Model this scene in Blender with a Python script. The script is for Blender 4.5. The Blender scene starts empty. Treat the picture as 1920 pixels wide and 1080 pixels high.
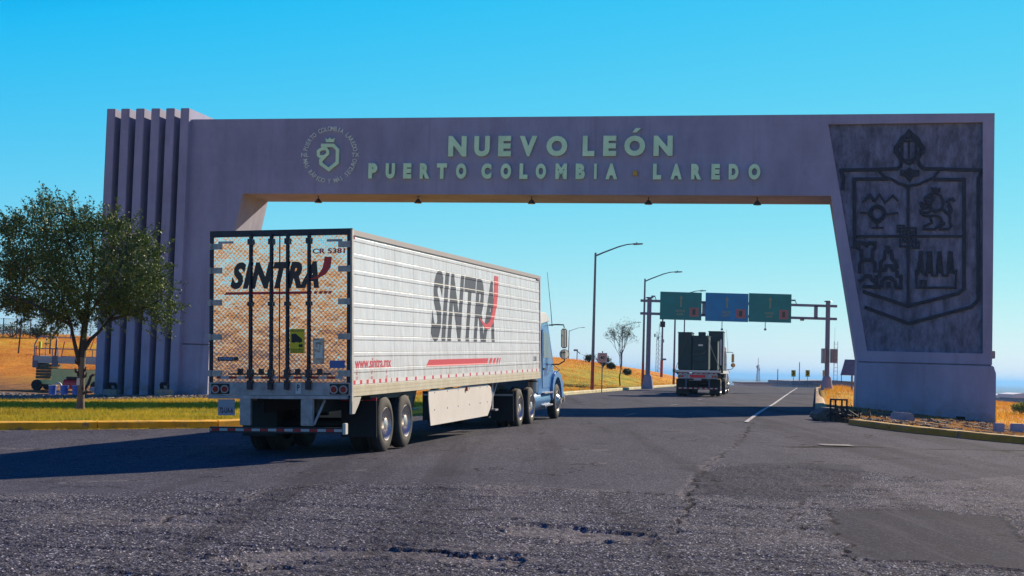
import bpy, bmesh, math, random
import numpy as np
from mathutils import Vector, Matrix
from mathutils.geometry import tessellate_polygon
R_ = math.radians
random.seed(7); rng = np.random.default_rng(7)
scene = bpy.context.scene
COL = scene.collection

# ---------------------------------------------------------------- camera
EYE = 1.62; FPX = 2700.0; ROLL = .029; PITCH = math.atan(153/FPX)
cam_d = bpy.data.cameras.new('camera'); cam = bpy.data.objects.new('camera', cam_d); COL.objects.link(cam)
cam_d.sensor_width = 36; cam_d.lens = 36*FPX/1920; cam_d.clip_start = .1; cam_d.clip_end = 90000
CM = Matrix.Rotation(math.pi/2+PITCH, 4, 'X') @ Matrix.Rotation(ROLL, 4, 'Z')
cam.matrix_world = Matrix.Translation((0, 0, EYE)) @ CM
scene.camera = cam
scene.render.resolution_x = 1024; scene.render.resolution_y = 576

# ---------------------------------------------------------------- sky, sun, exposure
SUN_AZ = R_(38); SUN_EL = R_(27)          # azimuth from +Y towards +X
w = bpy.data.worlds.new('World'); scene.world = w; w.use_nodes = True
nt = w.node_tree; nt.nodes.clear()
sky = nt.nodes.new('ShaderNodeTexSky'); sky.sky_type = 'NISHITA'; sky.sun_disc = False
sky.sun_elevation = SUN_EL; sky.sun_rotation = SUN_AZ; sky.altitude = 200
sky.air_density = 1.0; sky.dust_density = 0.0; sky.ozone_density = 8.0
# the sky's own colour, graded per channel to the deep cyan of the photograph
sc_ = nt.nodes.new('ShaderNodeSeparateColor'); cc_ = nt.nodes.new('ShaderNodeCombineColor'); nt.links.new(sky.outputs[0], sc_.inputs[0])
def _m(op, a, b):
    n = nt.nodes.new('ShaderNodeMath'); n.operation = op
    nt.links.new(a, n.inputs[0]); n.inputs[1].default_value = b; return n.outputs[0]
nt.links.new(_m('MAXIMUM', _m('MULTIPLY', _m('SUBTRACT', sc_.outputs[0], 1.2), 1.5), .08), cc_.inputs[0])
g1_ = _m('MULTIPLY', _m('POWER', sc_.outputs[1], .60), 2.68); g2_ = _m('MULTIPLY', _m('POWER', sc_.outputs[1], 2.0), .58)
mn_ = nt.nodes.new('ShaderNodeMath'); mn_.operation = 'MINIMUM'; nt.links.new(g1_, mn_.inputs[0]); nt.links.new(g2_, mn_.inputs[1]); nt.links.new(mn_.outputs[0], cc_.inputs[1])
nt.links.new(_m('MINIMUM', _m('MULTIPLY', sc_.outputs[2], 1.55), 9.3), cc_.inputs[2])
bg = nt.nodes.new('ShaderNodeBackground'); bg.inputs['Strength'].default_value = .064
wo = nt.nodes.new('ShaderNodeOutputWorld')
nt.links.new(cc_.outputs[0], bg.inputs[0]); nt.links.new(bg.outputs[0], wo.inputs[0])
sd = bpy.data.lights.new('sun', 'SUN'); sd.energy = 5.0; sd.angle = R_(.5); sd.color = (1, .84, .62)
so = bpy.data.objects.new('sun', sd); COL.objects.link(so)
sdir = Vector((math.sin(SUN_AZ)*math.cos(SUN_EL), math.cos(SUN_AZ)*math.cos(SUN_EL), math.sin(SUN_EL)))
so.rotation_euler = sdir.to_track_quat('Z', 'Y').to_euler(); so.location = (40, 60, 60)
vs = scene.view_settings; vs.view_transform = 'Standard'; vs.look = 'None'; vs.exposure = 0.62; vs.gamma = 1; vs.use_curve_mapping = False

# ---------------------------------------------------------------- measuring helpers
CM3 = CM.to_3x3()
def ray(px, py):
    d = CM3 @ Vector(((px-960)/FPX, -(py-540)/FPX, -1)); return d/d.y
def at(px, py, D):
    d = ray(px, py)*D; return Vector((d.x, d.y, d.z+EYE))
def sstep(a, b, x):
    t = np.clip((np.asarray(x, float)-a)/(b-a), 0, 1); return t*t*(3-2*t)
XLy = [-400, 4, 12, 20, 27, 32.7, 36, 38.5, 42, 400, 1000]
XLx = [-60, -60, -44, -31, -20, -11.7, -7.6, -5.9, -13.7+.2126*42, -13.7+.2126*400, -13.7+.2126*1000]
XRy = [-400, 4, 15, 26, 35.5, 39, 42.6, 46, 49, 400, 1000]
XRx = [60, 60, 32, 17.5, 12.4, 11.2, 10.5, 10.3, .28+.2126*49, .28+.2126*400, .28+.2126*1000]
def xl(y): return np.interp(y, XLy, XLx)
def xr(y): return np.interp(y, XRy, XRx)
def roadz(x, y):
    z = np.interp(y, [-400, 20, 26, 32, 38, 43, 60, 84, 120, 155, 175, 200, 260, 400, 800, 90000],
                  [0, 0, .04, .08, .14, .19, .27, .36, .46, .52, .5, .2, -2, -8, -21, -21])
    xt = -2.68+.2257*(y-24.6); wgt = sstep(14, 24, y)*(1-sstep(52, 72, y))
    return z+wgt*.028*np.clip(x-xt, -5, 3)
def _h(ix, iy, s):
    n = (ix*374761393+iy*668265263+s*982451653) & 0xffffffff
    n = ((n ^ (n >> 13))*1274126177) & 0xffffffff
    return ((n ^ (n >> 16)) & 0xffff)/65535.0
def vnoise(x, y, s=0):
    x = np.asarray(x, float); y = np.asarray(y, float)
    ix = np.floor(x).astype(np.int64); iy = np.floor(y).astype(np.int64); fx = x-ix; fy = y-iy
    fx = fx*fx*(3-2*fx); fy = fy*fy*(3-2*fy)
    return ((_h(ix, iy, s)*(1-fx)+_h(ix+1, iy, s)*fx)*(1-fy)+(_h(ix, iy+1, s)*(1-fx)+_h(ix+1, iy+1, s)*fx)*fy)
def fbm(x, y, s=0, o=4):
    t = 0; a = .5
    for k in range(o): t = t+a*vnoise(x*2**k, y*2**k, s+k); a *= .5
    return t/(1-.5**o)
def gz(x, y):
    x = np.asarray(x, float); y = np.asarray(y, float)
    z = roadz(x, y); ql = xl(y)-x; qr = x-xr(y)
    L = np.where(ql > 0, .13-.033*np.minimum(ql, 26)*(1-sstep(95, 130, y)), 0)
    hill = np.where(ql > 2, (1-np.exp(-(np.maximum(ql, 2)-2)/8))*2.95, 0)*sstep(78, 140, y)*(1-sstep(165, 330, y))
    Rr = np.where(qr > 0, .13-.085*np.minimum(qr, 26)*(1-sstep(85, 130, y)*.3), 0)
    mound = np.where(qr > 0, .35*np.exp(-((qr-2)/2.2)**2)*sstep(80, 100, y)*(1-sstep(130, 160, y)), 0)
    n = (fbm(x/9, y/9, 3)-.5)*np.where((ql > .4) | (qr > .4), .25, 0)*(1+hill*.5)
    far = sstep(500, 2500, y)*(fbm(x/900, y/900, 9)-.5)*14
    return z+L+hill+Rr+mound+n+far
def gzs(x, y): return float(gz(x, y))
def on_ground(px, py):
    d = ray(px, py); lo = 5.0; D = 6.0
    while D < 3000:
        if EYE+d.z*D < gzs(d.x*D, D): break
        lo = D; D *= 1.01
    hi = D
    for _ in range(25):
        m = (lo+hi)/2
        if EYE+d.z*m < gzs(d.x*m, m): hi = m
        else: lo = m
    return Vector((d.x*hi, hi, gzs(d.x*hi, hi)))

# ---------------------------------------------------------------- materials
def nodes(m): return m.node_tree.nodes, m.node_tree.links
def mat(name, col, rough=.8, metal=0, var=.0, vs_=3.0, bump=0, bs=40, col2=None, stretch=None, spec=None, dirt=0, dcol=(.12, .09, .07)):
    m = bpy.data.materials.new(name); m.use_nodes = True; N, L = nodes(m); b = N['Principled BSDF']
    b.inputs['Roughness'].default_value = rough; b.inputs['Metallic'].default_value = metal
    if spec is not None: b.inputs['Specular IOR Level'].default_value = spec
    tc = N.new('ShaderNodeTexCoord'); mp = N.new('ShaderNodeMapping'); L.new(tc.outputs['Object'], mp.inputs[0])
    if stretch: mp.inputs['Scale'].default_value = stretch
    if var or col2:
        n = N.new('ShaderNodeTexNoise'); n.inputs['Scale'].default_value = vs_; n.inputs['Detail'].default_value = 8; n.inputs['Roughness'].default_value = .65
        L.new(mp.outputs[0], n.inputs[0]); mx = N.new('ShaderNodeMix'); mx.data_type = 'RGBA'
        c2 = col2 or tuple(c*(1-var) for c in col); c1 = col if col2 else tuple(min(1, c*(1+var)) for c in col)
        mx.inputs[6].default_value = (*c1, 1); mx.inputs[7].default_value = (*c2, 1)
        rp = N.new('ShaderNodeMapRange'); rp.inputs[1].default_value = .35; rp.inputs[2].default_value = .65
        L.new(n.outputs[0], rp.inputs[0]); L.new(rp.outputs[0], mx.inputs[0]); out = mx.outputs[2]
        if dirt:
            n2 = N.new('ShaderNodeTexNoise'); n2.inputs['Scale'].default_value = vs_*2.3; n2.inputs['Detail'].default_value = 10; n2.inputs['Roughness'].default_value = .75
            L.new(mp.outputs[0], n2.inputs[0]); r2 = N.new('ShaderNodeMapRange'); r2.inputs[1].default_value = .55; r2.inputs[2].default_value = .75; r2.inputs[4].default_value = dirt
            L.new(n2.outputs[0], r2.inputs[0]); m2 = N.new('ShaderNodeMix'); m2.data_type = 'RGBA'; m2.inputs[7].default_value = (*dcol, 1)
            L.new(r2.outputs[0], m2.inputs[0]); L.new(out, m2.inputs[6]); out = m2.outputs[2]
        L.new(out, b.inputs['Base Color'])
    else: b.inputs['Base Color'].default_value = (*col, 1)
    if bump:
        n = N.new('ShaderNodeTexNoise'); n.inputs['Scale'].default_value = bs; n.inputs['Detail'].default_value = 6; L.new(mp.outputs[0], n.inputs[0])
        bp = N.new('ShaderNodeBump'); bp.inputs['Strength'].default_value = bump; bp.inputs['Distance'].default_value = .02
        L.new(n.outputs[0], bp.inputs['Height']); L.new(bp.outputs[0], b.inputs['Normal'])
    m.diffuse_color = (*col, 1); return m
def math_node(N, L, op, a, b=None, c=None):
    n = N.new('ShaderNodeMath'); n.operation = op
    for i, v in enumerate((a, b, c)):
        if v is None: continue
        if isinstance(v, (int, float)): n.inputs[i].default_value = v
        else: L.new(v, n.inputs[i])
    return n.outputs[0]
def mixc(N, L, f, a, b):
    n = N.new('ShaderNodeMix'); n.data_type = 'RGBA'
    for i, v in ((0, f), (6, a), (7, b)):
        if isinstance(v, tuple): n.inputs[i].default_value = (*v, 1)
        elif isinstance(v, (int, float)): n.inputs[i].default_value = v
        else: L.new(v, n.inputs[i])
    return n.outputs[2]
def noise(N, L, vec, scale, detail=6, rough=.6, lo=None, hi=None):
    n = N.new('ShaderNodeTexNoise'); n.inputs['Scale'].default_value = scale; n.inputs['Detail'].default_value = detail; n.inputs['Roughness'].default_value = rough
    if vec is not None: L.new(vec, n.inputs[0])
    if lo is None: return n.outputs[0]
    r = N.new('ShaderNodeMapRange'); r.inputs[1].default_value = lo; r.inputs[2].default_value = hi; L.new(n.outputs[0], r.inputs[0]); return r.outputs[0]
def attr(N, name):
    a = N.new('ShaderNodeAttribute'); a.attribute_name = name; return a.outputs['Fac']

# ---------------------------------------------------------------- mesh builder
class MB:
    def __init__(s): s.v = []; s.f = []
    def add(s, vs, fs):
        o = len(s.v); s.v += [tuple(p) for p in vs]; s.f += [tuple(i+o for i in f) for f in fs]; return s
    def box(s, a, b, M=None):
        (x0, y0, z0), (x1, y1, z1) = a, b
        vs = [(x0, y0, z0), (x1, y0, z0), (x1, y1, z0), (x0, y1, z0), (x0, y0, z1), (x1, y0, z1), (x1, y1, z1), (x0, y1, z1)]
        if M: vs = [M @ Vector(p) for p in vs]
        return s.add(vs, [(0, 3, 2, 1), (4, 5, 6, 7), (0, 1, 5, 4), (1, 2, 6, 5), (2, 3, 7, 6), (3, 0, 4, 7)])
    def cyl(s, p, q, r0, r1=None, n=12):
        r1 = r0 if r1 is None else r1; p = Vector(p); q = Vector(q); d = (q-p).normalized()
        a = d.orthogonal().normalized(); b = d.cross(a); vs = []
        for c, r in ((p, r0), (q, r1)):
            for k in range(n): t = 2*math.pi*k/n; vs.append(c+(a*math.cos(t)+b*math.sin(t))*r)
        return s.add(vs, [(k, (k+1) % n, n+(k+1) % n, n+k) for k in range(n)]+[tuple(range(n-1, -1, -1)), tuple(range(n, 2*n))])
    def tube(s, pts, r, n=8):
        pts = [Vector(p) for p in pts]; rs = r if isinstance(r, (list, tuple)) else [r]*len(pts)
        vs = []; ref = None
        for i, p in enumerate(pts):
            d = (pts[min(i+1, len(pts)-1)]-pts[max(i-1, 0)]).normalized()
            if ref is None: ref = d.orthogonal().normalized()
            a = (ref-d*ref.dot(d)).normalized(); ref = a; b = d.cross(a)
            for k in range(n): t = 2*math.pi*k/n; vs.append(p+(a*math.cos(t)+b*math.sin(t))*rs[i])
        fs = [(i*n+k, i*n+(k+1) % n, (i+1)*n+(k+1) % n, (i+1)*n+k) for i in range(len(pts)-1) for k in range(n)]
        fs += [tuple(range(n-1, -1, -1)), tuple(range((len(pts)-1)*n, len(pts)*n))]
        return s.add(vs, fs)
    def lathe_x(s, prof, n=36, c=(0, 0, 0)):      # prof: (x, r) around the x axis
        vs = []
        for x, r in prof:
            for k in range(n): t = 2*math.pi*k/n; vs.append((c[0]+x, c[1]+r*math.cos(t), c[2]+r*math.sin(t)))
        m = len(prof)
        return s.add(vs, [(i*n+k, i*n+(k+1) % n, (i+1)*n+(k+1) % n, (i+1)*n+k) for i in range(m-1) for k in range(n)])
    def prism(s, poly, y0, y1, holes=(), ax='xz', backhole=False):  # polygon (x,z) from y0 (front) to y1
        loops = [poly]+list(holes)
        def P(p, d): return (p[0], d, p[1]) if ax == 'xz' else (d, p[0], p[1]) if ax == 'yz' else (p[0], p[1], d)
        flat = [p for l in loops for p in l]; n = len(flat)
        tri = tessellate_polygon([[Vector((p[0], p[1], 0)) for p in l] for l in loops])
        vs = [P(p, y0) for p in flat]+[P(p, y1) for p in flat]
        fs = [tuple(t) for t in tri]+[tuple(i+n for i in reversed(t)) for t in tri]
        o = 0
        for l in loops:
            m = len(l); fs += [(o+i, o+(i+1) % m, n+o+(i+1) % m, n+o+i) for i in range(m)]; o += m
        return s.add(vs, fs)
    def ribbon(s, pts, wd, y0, y1, closed=False):   # thick polyline in the xz plane
        P = [Vector((p[0], p[1])) for p in pts]; n = len(P); Lf = []; Rt = []
        for i in range(n):
            a = P[(i-1) % n] if (closed or i > 0) else P[i]; b = P[(i+1) % n] if (closed or i < n-1) else P[i]
            d1 = (P[i]-a); d2 = (b-P[i]); d1 = d1.normalized() if d1.length else d2.normalized(); d2 = d2.normalized() if d2.length else d1
            t = (d1+d2); t = t.normalized() if t.length > 1e-3 else d1; nn = Vector((-t.y, t.x)); k = wd/2/max(.5, abs(nn.dot(Vector((-d1.y, d1.x)))))
            Lf.append(P[i]+nn*k); Rt.append(P[i]-nn*k)
        vs = []
        for y in (y0, y1):
            vs += [(p.x, y, p.y) for p in Lf]+[(p.x, y, p.y) for p in Rt]
        fs = []; m = n if closed else n-1
        for i in range(m):
            j = (i+1) % n; fs += [(i, j, n+j, n+i), (2*n+i, 3*n+i, 3*n+j, 2*n+j), (i, 2*n+i, 2*n+j, j), (n+i, n+j, 3*n+j, 3*n+i)]
        if not closed: fs += [(0, n, 3*n, 2*n), (n-1, 3*n-1, 4*n-1, 2*n-1)]
        return s.add(vs, fs)
    def xform(s, M): s.v = [tuple(M @ Vector(p)) for p in s.v]; return s
    def build(s, name, m, parent=None, bevel=0, smooth=0, loc=None, fix=True):
        me = bpy.data.meshes.new(name); me.from_pydata(s.v, [], s.f); me.update()
        if fix or bevel:
            bm = bmesh.new(); bm.from_mesh(me)
            if fix: bmesh.ops.recalc_face_normals(bm, faces=bm.faces)
            if bevel: bmesh.ops.bevel(bm, geom=[e for e in bm.edges if len(e.link_faces) == 2 and e.calc_face_angle(0) > .6], offset=bevel, segments=2, affect='EDGES', clamp_overlap=True)
            bm.to_mesh(me); bm.free()
        if smooth: me.shade_smooth(); me.set_sharp_from_angle(angle=R_(smooth))
        ms = m if isinstance(m, (list, tuple)) else [m]
        for q in ms: me.materials.append(q)
        o = bpy.data.objects.new(name, me); COL.objects.link(o)
        if parent: o.parent = parent
        if loc is not None: o.location = loc
        return o
def tag(o, label=None, cat=None, group=None, kind=None):
    if label: o['label'] = label
    if cat: o['category'] = cat
    if group: o['group'] = group
    if kind: o['kind'] = kind
    return o
def empty(name, loc=(0, 0, 0), rz=0, M=None):
    o = bpy.data.objects.new(name, None); COL.objects.link(o); o.empty_display_size = .3
    if M is not None: o.matrix_world = M
    else: o.location = loc; o.rotation_euler = (0, 0, rz)
    return o
def copy_tree(o, parent=None):
    c = o.copy(); COL.objects.link(c)
    if parent: c.parent = parent
    for ch in list(o.children): copy_tree(ch, c)
    return c
def npmesh(name, V, F, m, smooth=True, attrs=None):
    me = bpy.data.meshes.new(name); me.vertices.add(len(V)); me.vertices.foreach_set('co', np.asarray(V, np.float32).ravel())
    F = np.asarray(F, np.int32); k = F.shape[1]
    me.loops.add(F.size); me.loops.foreach_set('vertex_index', F.ravel()); me.polygons.add(len(F))
    me.polygons.foreach_set('loop_start', np.arange(0, F.size, k, dtype=np.int32)); me.polygons.foreach_set('loop_total', np.full(len(F), k, np.int32))
    me.update(calc_edges=True)
    for a, val in (attrs or {}).items():
        at_ = me.attributes.new(a, 'FLOAT', 'POINT'); at_.data.foreach_set('value', np.asarray(val, np.float32).ravel())
    if smooth: me.shade_smooth()
    me.validate(); me.materials.append(m); o = bpy.data.objects.new(name, me); COL.objects.link(o); return o
# ---- lettering
_tc = {}
def text_flat(s, bold=0.0, shear=0.0, space=1.0):
    k = (s, bold, shear, space)
    if k in _tc: return _tc[k]
    cu = bpy.data.curves.new('t', 'FONT'); cu.body = s; cu.offset = bold; cu.shear = shear; cu.space_character = space; cu.resolution_u = 4; cu.fill_mode = 'FRONT'
    ob = bpy.data.objects.new('t', cu); COL.objects.link(ob); bpy.context.view_layer.update()
    me = bpy.data.meshes.new_from_object(ob.evaluated_get(bpy.context.evaluated_depsgraph_get()))
    V = [(v.co.x, v.co.y) for v in me.vertices]; F = [tuple(p.vertices) for p in me.polygons]
    bpy.data.objects.remove(ob); bpy.data.curves.remove(cu); bpy.data.meshes.remove(me)
    a = np.array(V); lo = a.min(0); hi = a.max(0)
    _tc[k] = (((a-lo)/(hi-lo)).tolist(), F, float((hi-lo)[0]/(hi-lo)[1])); return _tc[k]
def text_mb(s, x0, z0, x1, z1, y0, y1=None, bold=0.0, shear=0.0, space=1.0, mb=None):  # fits the word into the box; y0 front, y1 back
    V, F, asp = text_flat(s, bold, shear, space); mb = mb or MB()
    if x1 is None: x1 = x0+asp*(z1-z0)
    P = [(x0+u*(x1-x0), z0+v*(z1-z0)) for u, v in V]; n = len(P)
    if y1 is None: return mb.add([(x, y0, z) for x, z in P], F)
    ec = {}
    for f in F:
        for i in range(len(f)):
            e = (f[i], f[(i+1) % len(f)]); ec[e] = 1
    side = [(a, b, b+n, a+n) for (a, b) in ec if (b, a) not in ec]
    return mb.add([(x, y0, z) for x, z in P]+[(x, y1, z) for x, z in P], list(F)+[tuple(i+n for i in reversed(f)) for f in F]+side)

# ================================================================ THE SETTING
def seg_dist(X, Y, pts):
    d = np.full(X.shape, 1e9)
    for (x0, y0), (x1, y1) in zip(pts[:-1], pts[1:]):
        dx, dy = x1-x0, y1-y0; t = np.clip(((X-x0)*dx+(Y-y0)*dy)/(dx*dx+dy*dy+1e-9), 0, 1)
        d = np.minimum(d, np.hypot(X-x0-t*dx, Y-y0-t*dy))
    return d
def inside(X, Y, poly):
    c = np.zeros(X.shape, bool); n = len(poly)
    for i in range(n):
        x0, y0 = poly[i]; x1, y1 = poly[(i+1) % n]
        if y0 == y1: continue
        k = ((y0 > Y) != (y1 > Y)) & (X < (x1-x0)*(Y-y0)/(y1-y0)+x0); c ^= k
    return c
def gp(*pxs): return [tuple(on_ground(a, b))[:2] for a, b in pxs]

# ---- terrain: one sheet to the horizon
def make_ground():
    ys = np.unique(np.round(np.concatenate([np.linspace(-400, -20, 14), np.linspace(-18, 26, 45), np.arange(26, 56, .33), np.arange(56, 175, .9), np.geomspace(175, 1200, 70), np.geomspace(1260, 45000, 40)]), 3))
    qs = np.concatenate([[0, .03, .25, .6], np.arange(1, 32, .8), np.geomspace(33, 90, 22), np.geomspace(100, 9000, 28)])
    mid = np.linspace(0, 1, 10)
    V = []; G = []; DI = []; GR = []
    for y in ys:
        a, b = xl(y), xr(y); sc = min(1+y/700, 8) if y > 0 else 1
        xs = np.concatenate([(a-qs*sc)[::-1], a+1.25+(b-.3-a-1.25)*mid, b+qs*sc]); yy = np.full(xs.shape, y)
        z = gz(xs, yy); nl = len(qs)
        inroad = np.zeros(len(xs), bool); inroad[nl-1:nl+len(mid)+1] = True
        low = np.full(len(xs), .02); low[nl+1:nl+len(mid)-1] = .22
        z = np.where(inroad, roadz(xs, yy)-low, z)
        if y < -14: z = z+.25*(fbm(xs/5, yy/5, 4)-.2)+9*float(sstep(-22, -95, y))  # unseen rise behind the camera, added for the rear doors to reflect
        V.append(np.stack([xs, yy, z], 1))
        ql = a-xs; qr = xs-b
        green = np.where(ql > -1.6, (1-sstep(4.5, 12, ql))*sstep(24, 30, y)*(1-sstep(130, 170, y)), 0)
        green = np.maximum(green, np.where(qr > 0, .35*(1-sstep(2, 5, qr))*sstep(60, 70, y), 0))
        dirt = np.where(qr > -.1, (1-sstep(62, 70, y))*sstep(20, 30, y)*(1-sstep(9, 14, qr)), 0)
        dirt = np.maximum(dirt, np.where(ql > 18, sstep(60, 74, y)*(1-sstep(84, 102, y)), 0))
        dirt = np.maximum(dirt, np.where((ql > -.5) & (ql < .05), .5, 0))
        G.append(green); DI.append(dirt); GR.append(np.where((ql > 13), sstep(66.5, 68.5, y)*(1-sstep(76, 79, y)), 0))
    V = np.array(V); r, c = V.shape[:2]
    i = np.arange(r-1)[:, None]*c+np.arange(c-1)[None]; F = np.stack([i, i+1, i+c+1, i+c], -1).reshape(-1, 4)
    m = bpy.data.materials.new('dry_ground'); m.use_nodes = True; N, L = nodes(m); b = N['Principled BSDF']; b.inputs['Roughness'].default_value = .95; b.inputs['Specular IOR Level'].default_value = .1
    geo = N.new('ShaderNodeNewGeometry'); P = geo.outputs['Position']
    mp = N.new('ShaderNodeMapping'); mp.inputs['Scale'].default_value = (1, .45, 1); L.new(P, mp.inputs[0]); Q = mp.outputs[0]
    c1 = mixc(N, L, noise(N, L, Q, .35, 9, .7, .35, .65), (.52, .165, .018), (.78, .31, .03))
    c1 = mixc(N, L, noise(N, L, Q, 3.1, 9, .75, .52, .68), c1, (.24, .10, .02))
    c1 = mixc(N, L, noise(N, L, Q, .12, 6, .6, .5, .62), c1, (.66, .38, .03))
    g1 = mixc(N, L, noise(N, L, Q, .8, 9, .7, .38, .62), (.22, .23, .014), (.56, .38, .022))
    g1 = mixc(N, L, noise(N, L, P, .9, 8, .75, .56, .66), g1, (.26, .14, .06))
    c1 = mixc(N, L, attr(N, 'green'), c1, g1)
    d1 = mixc(N, L, noise(N, L, Q, 1.5, 9, .75, .4, .6), (.16, .085, .04), (.42, .19, .05))
    d1 = mixc(N, L, noise(N, L, Q, 9, 6, .75, .52, .6), d1, (.045, .045, .05))
    c1 = mixc(N, L, attr(N, 'dirt'), c1, d1)
    c1 = mixc(N, L, attr(N, 'gravel'), c1, mixc(N, L, noise(N, L, P, 14, 5, .7, .4, .6), (.12, .10, .10), (.34, .30, .27)))
    sp = N.new('ShaderNodeSeparateXYZ'); L.new(P, sp.inputs[0])
    fr = N.new('ShaderNodeMapRange'); fr.inputs[1].default_value = 330; fr.inputs[2].default_value = 620; L.new(sp.outputs[1], fr.inputs[0])
    scr = mixc(N, L, noise(N, L, P, .012, 10, .75, .42, .58), (.035, .055, .03), (.12, .11, .06))
    c1 = mixc(N, L, fr.outputs[0], c1, scr)
    L.new(c1, b.inputs['Base Color'])
    bp = N.new('ShaderNodeBump'); bp.inputs['Strength'].default_value = .9; bp.inputs['Distance'].default_value = .12; L.new(noise(N, L, P, 5, 10, .75), bp.inputs['Height']); L.new(bp.outputs[0], b.inputs['Normal'])
    o = npmesh('ground', V.reshape(-1, 3), F, m, True, dict(green=np.array(G), dirt=np.array(DI), gravel=np.array(GR)))
    tag(o, kind='structure'); return o
ground = make_ground()

# ---- road sheet, fine near the camera
SEAM = gp((1412, 792), (1376, 840), (1330, 868), (1322, 880), (1292, 925), (1296, 945), (1262, 985), (1240, 1010))
def make_road():
    ys = [9.6]
    while ys[-1] < 172: y = ys[-1]; ys.append(y+max(.028, min(1.5, y*y/1440/1.6*.42)))
    ys = np.array([-14, -8, -3, 1, 4, 6.5, 8, 9]+ys+[178, 186, 196, 210, 230, 260]); nc = 620
    X = []; Y = []
    for y in ys:
        L_ = xl(y)+(1.0*(1-sstep(44, 60, y))*sstep(16, 24, y)+.12); Rr = xr(y)-.1; ye = max(y, 9.6)
        a = max(L_, -.385*ye); b = min(Rr, .385*ye); a = min(a, b-.5)
        xs = np.concatenate([np.linspace(L_, a, 9)[:-1] if L_ < a-.01 else np.full(8, a)-np.arange(8, 0, -1)*.0005, np.linspace(a, b, nc), np.linspace(b, Rr, 9)[1:] if Rr > b+.01 else np.full(8, b)+np.arange(1, 9)*.0005])
        X.append(xs); Y.append(np.full(xs.shape, y))
    X = np.array(X); Y = np.array(Y); Z = roadz(X, Y)
    jx = X+.22*(fbm(X*2.3, Y*2.3, 11)-.5)+.10*(fbm(X*9, Y*9, 13, 3)-.5); jy = Y+.32*(fbm(X*2.3, Y*2.3, 12)-.5)+.22*(fbm(X*9, Y*9, 14, 3)-.5)
    fine = sstep(60, 30, Y)*0+ (Y < 45)
    # smooth newer asphalt beyond the rough chip seal
    edge = gp((-300, 935), (300, 925), (470, 915), (620, 903), (760, 907), (930, 909), (1110, 918), (1270, 926), (1330, 870), (1500, 872), (1800, 905), (2000, 900))
    ey = np.interp(X/np.maximum(Y, 5), [p[0]/p[1] for p in edge], [p[1] for p in edge])
    smooth = sstep(-.35, .35, Y-ey+1.2*(fbm(X*1.1, Y*1.1, 21)-.5)); smooth = np.maximum(smooth, (Y < 8)*0)
    patchp = gp((1556, 962), (1600, 953), (1750, 955), (1880, 968), (1912, 1000), (1990, 1074), (1750, 1052), (1603, 1042), (1585, 1020), (1550, 992))
    pin = inside(jx, jy, patchp).astype(float); pd = seg_dist(jx, jy, patchp+patchp[:1])
    patch = pin
    gp_poly = gp((1310, 885), (1420, 868), (1620, 872), (1600, 918), (1500, 935), (1290, 925))
    patch2 = inside(jx, jy, gp_poly).astype(float)*.6
    # pot holes
    ph1 = gp((930, 985), (1000, 977), (1100, 985), (1220, 995), (1245, 1015), (1150, 1012), (1040, 1012), (960, 1000))
    ph2 = gp((600, 1022), (730, 1024), (860, 1036), (990, 1046), (975, 1060), (860, 1052), (700, 1040), (560, 1046), (470, 1075), (430, 1040), (520, 1028))
    hole = np.zeros(X.shape)
    for ph, dep in ((ph1, .04), (ph2, .035)):
        ins = inside(jx, jy, ph); d = seg_dist(jx, jy, ph+ph[:1]); hole = np.maximum(hole, np.where(ins, sstep(0, .05, d), 0)*dep*(.45+.9*fbm(X*3.5, Y*5, 17, 4))); hole = np.maximum(hole, np.where(~ins & (d < .55), sstep(.54, .60, fbm(X*3.2, Y*7, 19, 4)), 0)*dep*.8*(1-np.clip(d/.55, 0, 1)))
    # cracks
    cr = np.full(X.shape, 9.0)
    for pl in (SEAM, gp((275, 985), (380, 955), (500, 920), (620, 905)), gp((640, 904), (780, 907), (940, 912), (1080, 918), (1270, 928)), gp((60, 1085), (200, 1045), (330, 1035), (430, 1046)),
               gp((990, 1052), (930, 1046), (800, 1030)), gp((1240, 1015), (1290, 1022), (1400, 1024)), gp((1500, 935), (1495, 960), (1470, 985)), gp((1545, 940), (1570, 990), (1600, 1050), (1630, 1085)),
               gp((0, 840), (150, 845), (330, 838), (500, 830)), gp((860, 838), (1010, 842), (1200, 845)), gp((1000, 812), (1200, 806), (1380, 814)), gp((1120, 868), (1300, 872)), gp((1600, 862), (1920, 856)), gp((1350, 905), (1600, 912)), gp((350, 1078), (480, 1064), (520, 1052)), gp((120, 905), (400, 893), (700, 880))):
        cr = np.minimum(cr, seg_dist(jx, jy, pl)/(.35+1.3*fbm(X*3, Y*3, 5)))
    wid = .014+.0009*Y
    crack_shadow = np.clip(1-cr/wid, 0, 1)*sstep(.35, .5, fbm(X*1.7, Y*1.7, 31))
    edgelight = np.clip(1-np.abs(cr-.07)/.06, 0, 1)*sstep(.45, .6, fbm(X*2.2, Y*2.2, 33))*(Y < 30)
    rim = np.clip(1-pd/.06, 0, 1)*(1-pin)*sstep(.5, .65, fbm(X*1.5, Y*1.5, 91)); 
    rough = (1-smooth)*(1-patch)
    chips = (fbm(X*22, Y*22, 41, 3)-.5)
    rag = sstep(.50, .62, fbm(X*.9, Y*2.6, 81))*(1-smooth)*(1-pin)
    Z = Z+(Y < 60)*((fbm(X*.5, Y*.5, 51)-.5)*.03*sstep(9, 14, Y)+chips*(.004+.026*rough)*(Y < 30))-hole-crack_shadow*.02*(Y < 40)-pin*.012*sstep(0, .1, pd)-rag*.018*(Y < 26)
    # hidden ruts and dips, horizontal worn bands
    Z = Z+(Y < 50)*rough*.018*(vnoise(X*.8, Y*2.6, 61)-.5)
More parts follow.
